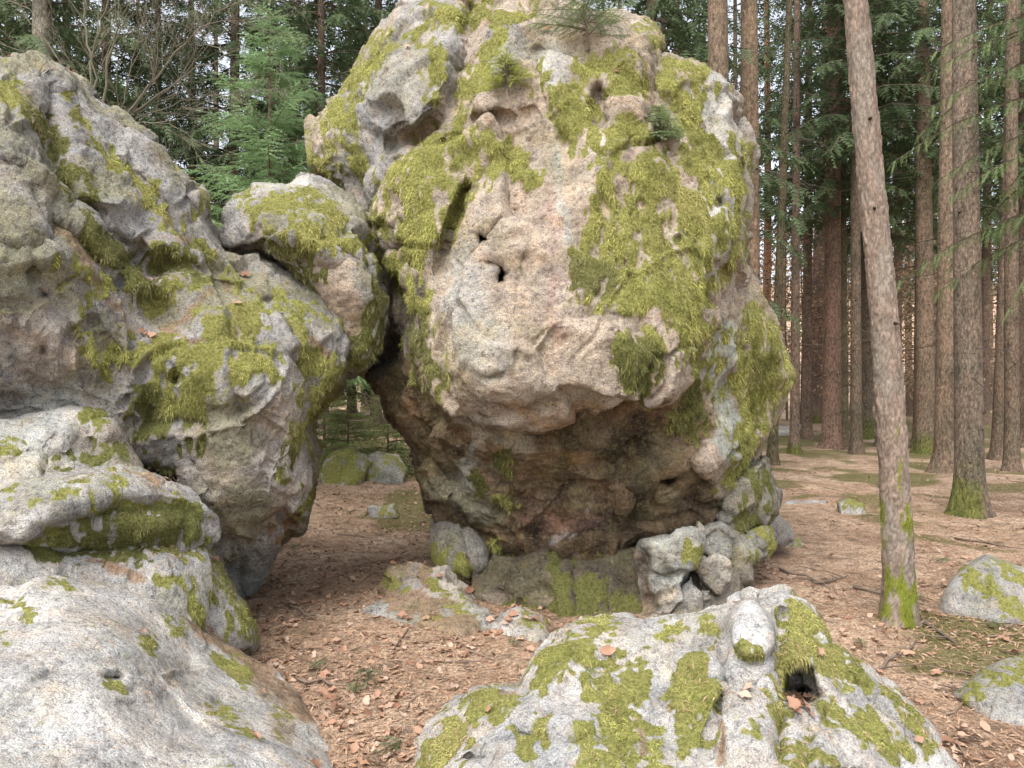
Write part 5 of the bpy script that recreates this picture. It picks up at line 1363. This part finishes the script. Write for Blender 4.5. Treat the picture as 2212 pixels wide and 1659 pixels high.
for (u, v, H, reach, lab, seed, c1) in ((1262, 95, 0.75, 0.44, 'seedling spruce rooted in the top hollow of the boulder', 211, (0.26, 0.34, 0.16)), (1102, 190, 0.24, 0.18, 'tiny yellow-green seedling spruce on the mossy shelf of the boulder', 212, (0.42, 0.46, 0.11)), (1432, 300, 0.22, 0.17, 'blue-green seedling spruce in the notch beside the mossy dome', 213, (0.24, 0.32, 0.16))):
    p, n = surf(u, v, 'mushroom_boulder1')
    young_spruce(Vector(p) + Vector((0, -0.02, 0)), H, reach, lab, seed, 0.12, 60, per=6, gap=H / 10, c0=tuple(0.5 * c for c in c1), c1=c1, hang=0.15, droop=0.15, lean=(0.12, 0), z0=0.1, rise=0.15, name='spruce_seedling')

# --- bare sapling behind the tall outcrop
def bare_branch(g, pts, r0, rng, level, col, side=None):
    g.tube(pts, [max(0.0015, r0 * (1 - 0.8 * i / (len(pts) - 1))) for i in range(len(pts))], 6 if level == 0 else 4, col, False)
    if level >= 3:
        return
    n = (7, 5, 4)[level]
    tot = len(pts) - 1
    for k in range(n):
        s = 0.15 + 0.85 * (k + rng.random()) / n
        fi = min(s * tot, tot - 0.001)
        i0 = int(fi)
        p = Vector(pts[i0]).lerp(Vector(pts[i0 + 1]), fi - i0)
        ax = (Vector(pts[i0 + 1]) - Vector(pts[i0])).normalized()
        L = (1.0, 0.5, 0.2)[level] * rng.uniform(0.5, 1.2)
        d = (ax * 0.9 + Vector((rng.normal(), rng.normal() * 0.7, rng.normal() * 0.7)) * 0.55 + Vector((0, 0, 0.12))).normalized()
        cur = [p]
        for j in range(4):
            d = (d + Vector((rng.normal(), rng.normal(), rng.normal())) * 0.16 + Vector((0, 0, 0.03))).normalized()
            cur.append(cur[-1] + d * L / 4)
        bare_branch(g, [tuple(c) for c in cur], r0 * (0.42, 0.45, 0.5)[level], rng, level + 1, col)


def bare_sapling(label, stems, seed, col):
    rng = np.random.default_rng(seed)
    p0 = px(*stems[0][0][0])
    base = Vector((p0.x, p0.y, gz(p0.x, p0.y) - 0.05))
    t = thing('bare_sapling', base, label, 'tree')
    for st, r in stems:
        pts = [px(*s) - base for s in st]
        pts = [Vector((pts[0].x * 0.5, 0, 0))] + pts
        fine = []
        for i in range(len(pts) - 1):
            for j in range(4):
                fine.append(pts[i].lerp(pts[i + 1], j / 4) + Vector((rng.normal(), rng.normal(), rng.normal())) * 0.012)
        fine.append(pts[-1])
        g = Geo()
        bare_branch(g, [tuple(f) for f in fine], r, rng, 0, col)
        link('stem', g.mesh('stem', M_TWIG, True), t)


bare_sapling('leafless grey-green sapling with forked stems above the tall outcrop', [([(200, 260, 7.2), (198, 140, 7.2), (184, 40, 7.2), (186, -80, 7.2)], 0.022), ([(222, 240, 7.2), (236, 130, 7.2), (255, 60, 7.2), (262, -60, 7.2)], 0.018), ([(205, 230, 7.1), (205, 100, 7.0), (225, 20, 6.9), (250, -60, 6.8)], 0.015)], 301, (0.17, 0.16, 0.11))
bare_sapling('leafless hazel-like bush arching out across the young spruce', [([(262, 260, 7.4), (320, 185, 7.3), (400, 90, 7.2), (470, 30, 7.1), (540, -20, 7.0)], 0.016), ([(270, 262, 7.4), (340, 205, 7.4), (430, 145, 7.4), (540, 95, 7.4)], 0.015), ([(280, 262, 7.4), (350, 240, 7.5), (450, 205, 7.6), (550, 190, 7.7)], 0.010), ([(262, 262, 7.4), (270, 200, 7.3), (290, 100, 7.2), (330, -20, 7.1)], 0.012), ([(290, 270, 7.3), (360, 262, 7.3), (430, 235, 7.3)], 0.008), ([(240, 250, 7.4), (150, 170, 7.3), (80, 60, 7.2), (30, -40, 7.1)], 0.012)], 302, (0.20, 0.175, 0.13))


# --- saplings keeping last year's brown leaves, deep in the wood
def brown_crown(seed, H, r):
    rng = np.random.default_rng(seed)
    n = 2600
    z = H * (0.15 + 0.85 * rng.random(n) ** 0.8)
    rad = r * np.sqrt(rng.random(n)) * (1.1 - 0.6 * z / H)
    an = rng.random(n) * 6.28
    c = np.stack([rad * np.cos(an), rad * np.sin(an), z + 0.25 * perlin(np.stack([an * 2, z, rad], 1))], 1)
    keep = fbm(c * 1.6 + seed, 2) > -0.05
    c = c[keep]
    n = len(c)
    a = rng.normal(size=(n, 3))
    a /= np.linalg.norm(a, axis=1)[:, None]
    b = np.cross(a, rng.normal(size=(n, 3)))
    b /= np.linalg.norm(b, axis=1)[:, None]
    s = rng.uniform(0.03, 0.06, (n, 1))
    V = np.stack([c - a * s, c + b * s * 0.55, c + a * s, c - b * s * 0.55], 1)
    t = rng.random((n, 1))
    col = np.array((0.28, 0.175, 0.11)) * (1 - t) + np.array((0.48, 0.35, 0.23)) * t
    g = Geo()
    g.add_many(V, [(0, 1, 2, 3)], col)
    w = Geo()
    w.tube([(0, 0, -0.1), (0.05, 0, H * 0.5), (0, 0.05, H * 0.95)], [0.03, 0.02, 0.004], 5, (0.12, 0.10, 0.08))
    for k in range(26):
        z = H * rng.uniform(0.12, 0.95)
        an = rng.random() * 6.28
        L = r * (1.1 - 0.6 * z / H)
        w.tube([(0.03, 0, z), (L * 0.5 * math.cos(an), L * 0.5 * math.sin(an), z + 0.12 * L), (L * math.cos(an), L * math.sin(an), z + 0.15 * L)], [0.009, 0.006, 0.002], 3, (0.12, 0.10, 0.08), False)
    return g.mesh('crown', M_LEAF), w.mesh('trunk', M_TWIG)


BROWN_SETS = [brown_crown(400 + i, 4.5, 1.9) for i in range(3)]
for i, (u, d, s) in enumerate([(1730, 25, 1.2), (1700, 29, 1.4), (1845, 26, 1.1), (1780, 33, 1.5), (1900, 29, 1.3), (1950, 33, 1.5), (2065, 31, 1.4), (2120, 34, 1.5), (2190, 27, 1.2), (1830, 38, 1.7), (2020, 37, 1.6), (1660, 34, 1.6), (2230, 36, 1.6), (1740, 40, 1.8), (1990, 25, 0.9)]):
    x, y = (u - CX) / FP * d, d
    t = thing('beech_sapling', (x, y, gz(x, y)), 'young beech keeping its withered brown leaves among the far trunks', 'tree', 'brown-leaved beeches in the wood')
    cm, tm = BROWN_SETS[i % 3]
    link('crown', cm, t)
    link('trunk', tm, t)
    t.rotation_euler = (0, 0, i * 1.9)
    t.scale = (s * 1.25, s * 1.25, s * 1.25)


# ------------------------------------------------------------------ litter
def in_view_ground(n, d0, d1, rng, power=1.0):
    """random ground points inside the picture's field"""
    d = d0 + (d1 - d0) * rng.random(n) ** power
    u = rng.uniform(-60, 2270, n)
    x = (u - CX) / FP * d
    z = gz_np(x.astype(np.float32), d.astype(np.float32))
    return np.stack([x, d, z], 1)


def leaf_shape(rng, kind):
    n = 5
    L = 1.0
    left, right = [], []
    for i in range(n + 1):
        t = i / n
        w = 0.30 * math.sin(math.pi * min(1, t * 0.93 + 0.05)) ** 0.8
        if kind == 0:
            w *= 1.05 if i % 2 else 0.5          # lobes of an oak leaf
        left.append((t * L, w))
    curl = rng.uniform(0.2, 0.7)
    tw = rng.uniform(-0.5, 0.5)
    v = []
    for (x, w) in left:
        zc = curl * 0.35 * (x - 0.5) ** 2 * 2
        for s in (-1, 0, 1):
            v.append((x - 0.5, s * w, zc + abs(s) * w * rng.uniform(-0.1, 0.9) + tw * (x - 0.5) * s * w))
    f = []
    for i in range(n):
        a = i * 3
        f += [(a, a + 3, a + 4, a + 1), (a + 1, a + 4, a + 5, a + 2)]
    return np.array(v, np.float32), f


lrng = np.random.default_rng(77)
SHAPES = [leaf_shape(lrng, (0, 0, 1)[i % 3]) for i in range(6)]
LEAF_COL = np.array([(0.42, 0.28, 0.20), (0.46, 0.33, 0.25), (0.36, 0.21, 0.14), (0.25, 0.135, 0.085), (0.40, 0.25, 0.17), (0.18, 0.10, 0.065), (0.46, 0.345, 0.265)], np.float32)


def hidden(p):
    u = CX + FP * p[0] / p[1]
    v = CY - FP * (p[2] - CAMH) / p[1]
    if not (0 < u < 2212 and 0 < v < 1659):
        return True
    for pl, d in BLOCKERS:
        if d < p[1] + 0.3:
            if poly_sd(np.array([[u]]), np.array([[v]]), pl)[0, 0] < 6:
                return True
    return False


BLOCKERS = [(boulder_outline, 5.0), (left_outline, 4.4), (front_outline, 2.6), ([(0, 900), (320, 1000), (480, 1130), (545, 1356), (640, 1498), (740, 1690), (0, 1690)], 2.5), ([(735, 1350), (885, 1226), (962, 1225), (1060, 1328), (1188, 1368), (1190, 1400), (740, 1400)], 4.5)]


def leaf_frames(n, rng, nrm=None, flat=0.35):
    up = np.array((0, 0, 1.0)) + rng.normal(size=(n, 3)) * flat if nrm is None else nrm + rng.normal(size=(n, 3)) * flat
    up /= np.linalg.norm(up, axis=1)[:, None]
    x = np.cross(up, rng.normal(size=(n, 3)))
    x /= np.linalg.norm(x, axis=1)[:, None]
    return x, np.cross(up, x), up


def scatter_leaves(name, pts, rng, size, nrm=None, flat=0.35, lift=0.012, parent=None, **props):
    g = Geo()
    sel = rng.integers(0, 6, len(pts))
    for k in range(6):
        m = sel == k
        if not m.any():
            continue
        p = pts[m]
        x, y, z = leaf_frames(len(p), rng, None if nrm is None else nrm[m], flat)
        tv, tf = SHAPES[k]
        s = size * rng.uniform(0.6, 1.25, (len(p), 1, 1))
        V = p[:, None] + z[:, None] * lift + (tv[None, :, :1] * x[:, None] + tv[None, :, 1:2] * y[:, None] + tv[None, :, 2:] * z[:, None]) * s
        g.add_many(V, tf, LEAF_COL[rng.integers(0, len(LEAF_COL), len(p))] * rng.uniform(0.8, 1.2, (len(p), 1)))
    return link(name, g.mesh(name, M_LEAF, True), parent, **props)


# leaves one can tell apart are pieces of the forest floor
LEAF_MESHES = []
for k in range(6):
    for c in (0, 1, 2, 3, 4):
        g = Geo()
        g.add(SHAPES[k][0], SHAPES[k][1], LEAF_COL[c] * lrng.uniform(0.85, 1.1))
        LEAF_MESHES.append(g.mesh('leaf', M_LEAF, True))
count = 0
cand = in_view_ground(4000, 3.0, 7.5, lrng, 1.3)
for p in cand:
    if count >= 290:
        break
    x, y = p[0], p[1]
    if perlin(np.array([[x * 1.3, y * 1.3, 2.0]]))[0] + 0.35 * (x < 1.5) < lrng.uniform(-0.3, 0.5) or hidden(p):
        continue
    o = link('leaf', LEAF_MESHES[lrng.integers(0, len(LEAF_MESHES))], ground)
    o.location = (p[0], p[1], p[2] + 0.016)
    s = lrng.uniform(0.045, 0.08)
    o.scale = (s, s, s)
    o.rotation_euler = (lrng.normal() * 0.35, lrng.normal() * 0.35, lrng.uniform(0, 6.28))
    count += 1
pts = in_view_ground(20000, 2.8, 16.0, lrng, 1.1)
dn = fbm(pts * np.array((0.9, 0.9, 0)) + 9, 3) + 0.25 * (pts[:, 0] < 1.6) - 0.35 * (pts[:, 0] > 1.8)
pts = pts[dn > lrng.uniform(-0.35, 0.75, len(pts))]
scatter_leaves('leaf_litter', pts, lrng, 0.05, lift=0.006, kind='stuff', label='brown oak and beech leaves strewn over the forest floor', category='leaves')

# needles, bits of twig
def scatter_needles(name, pts, rng, parent=None, length=0.032, width=0.0014, nrm=None, **props):
    n = len(pts)
    x, y, z = leaf_frames(n, rng, nrm, 0.25)
    L = length * rng.uniform(0.4, 1.4, (n, 1))
    W = width * rng.uniform(0.6, 1.6, (n, 1))
    c = pts + z * 0.006
    V = np.stack([c - x * L * 0.5, c + z * 0.004 - y * W, c + x * L * 0.5, c + z * 0.006 + y * W], 1)
    t = rng.random((n, 1))
    col = np.array((0.24, 0.14, 0.085)) * (1 - t) + np.array((0.50, 0.34, 0.23)) * t
    g = Geo()
    g.add_many(V, [(0, 1, 2, 3)], col)
    return link(name, g.mesh(name, M_LEAF), parent, **props)


scatter_needles('needle_litter', in_view_ground(60000, 2.8, 12.0, lrng, 0.9), lrng, kind='stuff', label='fallen brown conifer needles covering the forest floor', category='needles', width=0.003, length=0.055)
g = Geo()
for p in in_view_ground(420, 3.0, 14.0, lrng, 1.0):
    L = lrng.uniform(0.08, 0.45)
    a = lrng.uniform(0, 6.28)
    d = Vector((math.cos(a), math.sin(a), lrng.normal() * 0.08))
    c = Vector(p) + Vector((0, 0, 0.012))
    k = Vector((-d.y, d.x, 0)) * lrng.normal() * 0.06 * L
    r = lrng.uniform(0.002, 0.006)
    g.tube([c - d * L * 0.5, c + k, c + d * L * 0.5], [r, r * 0.9, r * 0.5], 5, np.array((0.16, 0.12, 0.09)) * lrng.uniform(0.6, 1.6))
link('fallen_twigs', g.mesh('fallen_twigs', M_TWIG), kind='stuff', label='thin fallen twigs scattered on the forest floor', category='twigs')

STICK_LABELS = ['dead stick lying beside the shaggy rear rock', 'dead stick pointing from the boulder foot to the leaning pine', 'dead stick near the foot of the leaning pine', 'dead stick between the leaning pine and the mossy grey stone', 'dead stick behind the mossy front rock', 'long dead stick near the moss-footed spruce', 'dead stick beside the sloping edge of the mossy front rock', 'dead stick beside the broad bare slab', 'dead stick near the foot of the tall outcrop']
for si, (u, v, du, dv, r) in enumerate(((1690, 1235, 110, 40, 0.012), (1750, 1265, 90, -22, 0.010), (1850, 1270, 150, 45, 0.012), (1960, 1330, 120, 70, 0.014), (1700, 1300, 90, 60, 0.009), (2060, 1160, 150, 30, 0.012), (1880, 1455, 110, -60, 0.010), (640, 1470, 110, 20, 0.009), (620, 1310, 80, 40, 0.010))):
    d = FP * CAMH / (v - CY)
    a, b = px(u, v, d), None
    d2 = FP * CAMH / (v + dv - CY)
    b = px(u + du, v + dv, d2)
    a.z, b.z = gz(a.x, a.y) + 0.012, gz(b.x, b.y) + 0.02
    g = Geo()
    ax = b - a
    pts = [ax * t + Vector((lrng.normal(), lrng.normal(), 0.3 * abs(lrng.normal()))) * 0.018 for t in (0, 0.2, 0.4, 0.6, 0.8, 1.0)]
    g.tube(pts, [r, r * 0.95, r * 0.85, r * 0.75, r * 0.6, r * 0.35], 6, np.array((0.17, 0.13, 0.10)) * lrng.uniform(0.7, 1.3))
    for t in (1, 2, 3, 4):
        if lrng.random() < 0.6:
            e = pts[t] + Vector((lrng.normal() * 0.12, lrng.normal() * 0.12, 0.03))
            g.tube([pts[t], e], [r * 0.5, r * 0.2], 4, (0.15, 0.115, 0.09))
    o = link('stick', g.mesh('stick', M_TWIG, True), None, label=STICK_LABELS[si], category='stick', group='dead sticks on the forest floor')
    o.location = a

# green sprigs broken from the spruces
def sprig(u, v, L, seed, lab):
    rng = np.random.default_rng(seed)
    d = FP * CAMH / (v - CY)
    p = px(u, v, d)
    g = Geo()
    a = rng.uniform(0, 6.28)
    ax = np.array((math.cos(a), math.sin(a), 0.0))
    sd_ = np.array((-ax[1], ax[0], 0))
    n = 22
    pos = np.array([ax * L * (i / n - 0.5) + np.array((0, 0, 0.02)) for i in range(n)])
    dirs = np.array([ax * 0.7 + sd_ * (1 if i % 2 else -1) * rng.uniform(0.5, 1) + np.array((0, 0, rng.uniform(-0.1, 0.25))) for i in range(n)])
    ups = np.tile(np.array((0, 0, 1.0)), (n, 1)) + rng.normal(size=(n, 3)) * 0.4
    LL = L * 0.38 * np.array([1.1 - i / n for i in range(n)])
    c = np.array((0.09, 0.14, 0.065)) * rng.uniform(0.7, 1.4, (n, 1))
    place_feathers(g, F_NEAR, pos, dirs, ups, LL, c)
    g.tube([tuple(pos[0]), tuple(pos[-1])], [0.004, 0.002], 4, (0.13, 0.09, 0.06))
    o = link('spruce_sprig', g.mesh('spruce_sprig', M_NEEDLE), None, label=lab, category='sprig', group='green sprigs on the forest floor')
    o.location = (p.x, p.y, gz(p.x, p.y) + 0.01)


for i, (u, v, L) in enumerate([(640, 1183, 0.16), (800, 1475, 0.26), (770, 1490, 0.2), (690, 1440, 0.2), (1110, 1400, 0.14), (2035, 1210, 0.25), (2090, 1240, 0.2), (830, 1640, 0.2), (2150, 1350, 0.22), (1860, 1400, 0.18), (2100, 1500, 0.24), (1700, 1060, 0.25), (760, 1120, 0.2), (1990, 1290, 0.18)]):
    sprig(u, v, L, 600 + i, 'small green spruce sprig lying on the brown forest floor')

# leaves and needles caught on the rocks
for key, nl, nn_, zmin in (('low_outcrop15', 70, 1500, 0.45), ('bare_slab7', 8, 500, 0.5), ('front_rock8', 10, 1500, 0.4), ('tall_outcrop3', 14, 1800, 0.5), ('mushroom_boulder1', 10, 900, 0.45), ('lower_shelf6', 3, 500, 0.5), ('round_ledge5', 4, 600, 0.5)):
    P, n, q = ROCKS[key]
    ok = np.where((n[:, 2] > zmin) & (n[:, 1] < 0.5) & (fbm(P * 3.0, 2) > 0.05))[0]
    if len(ok) < 10:
        continue
    s = lrng.choice(ok, nn_)
    scatter_needles('needles', P[s] + lrng.normal(size=(nn_, 3)) * 0.01, lrng, nrm=n[s], kind='stuff', label='brown conifer needles caught on the ' + key.rstrip('0123456789').replace('_', ' '), category='needles')
    s = lrng.choice(ok, nl)
    for k in s:
        o = link('dry_leaf', LEAF_MESHES[lrng.integers(0, len(LEAF_MESHES))], None, label='withered brown leaf lying on the ' + key.rstrip('0123456789').replace('_', ' '), category='leaf', group='leaves on the ' + key.rstrip('0123456789').replace('_', ' '))
        o.location = P[k] + n[k] * 0.012
        o.rotation_euler = Vector(n[k]).to_track_quat('Z', 'Y').to_euler()
        sc = lrng.uniform(0.05, 0.085)
        o.scale = (sc, sc, sc)
for k in range(14):
    u, v = lrng.uniform(1695, 1750), lrng.uniform(1500, 1535)
    try:
        p, n = surf(u, v, 'front_rock8')
    except ValueError:
        continue
    o = link('dry_leaf', LEAF_MESHES[lrng.integers(0, len(LEAF_MESHES))], None, label='withered leaf piled in the dark hollow of the mossy front rock', category='leaf', group='leaves in the hollow')
    o.location = Vector(p) + Vector((0, -0.015, 0.01))
    o.rotation_euler = (lrng.normal() * 0.6, lrng.normal() * 0.6, lrng.uniform(0, 6.28))
    o.scale = (0.07, 0.07, 0.07)

# low moss carpet of the floor
near = (gp[:, 1] > 2.5) & (gp[:, 1] < 10.4) & (np.abs(gp[:, 0]) < 5.2)
gn_ = np.tile(np.array((0, 0, 1.0), np.float32), (len(gp), 1))
fm_ = near[gq].all(1)
gq2 = gq[fm_]
_, gfn = normals(gp, gq2)
moss_blades('moss', gp, gn_, gq2, gfn, np.clip(g_moss * 1.2, 0, 1), 900, 0.05, ground, 55, np.full(len(gp), 0.75))
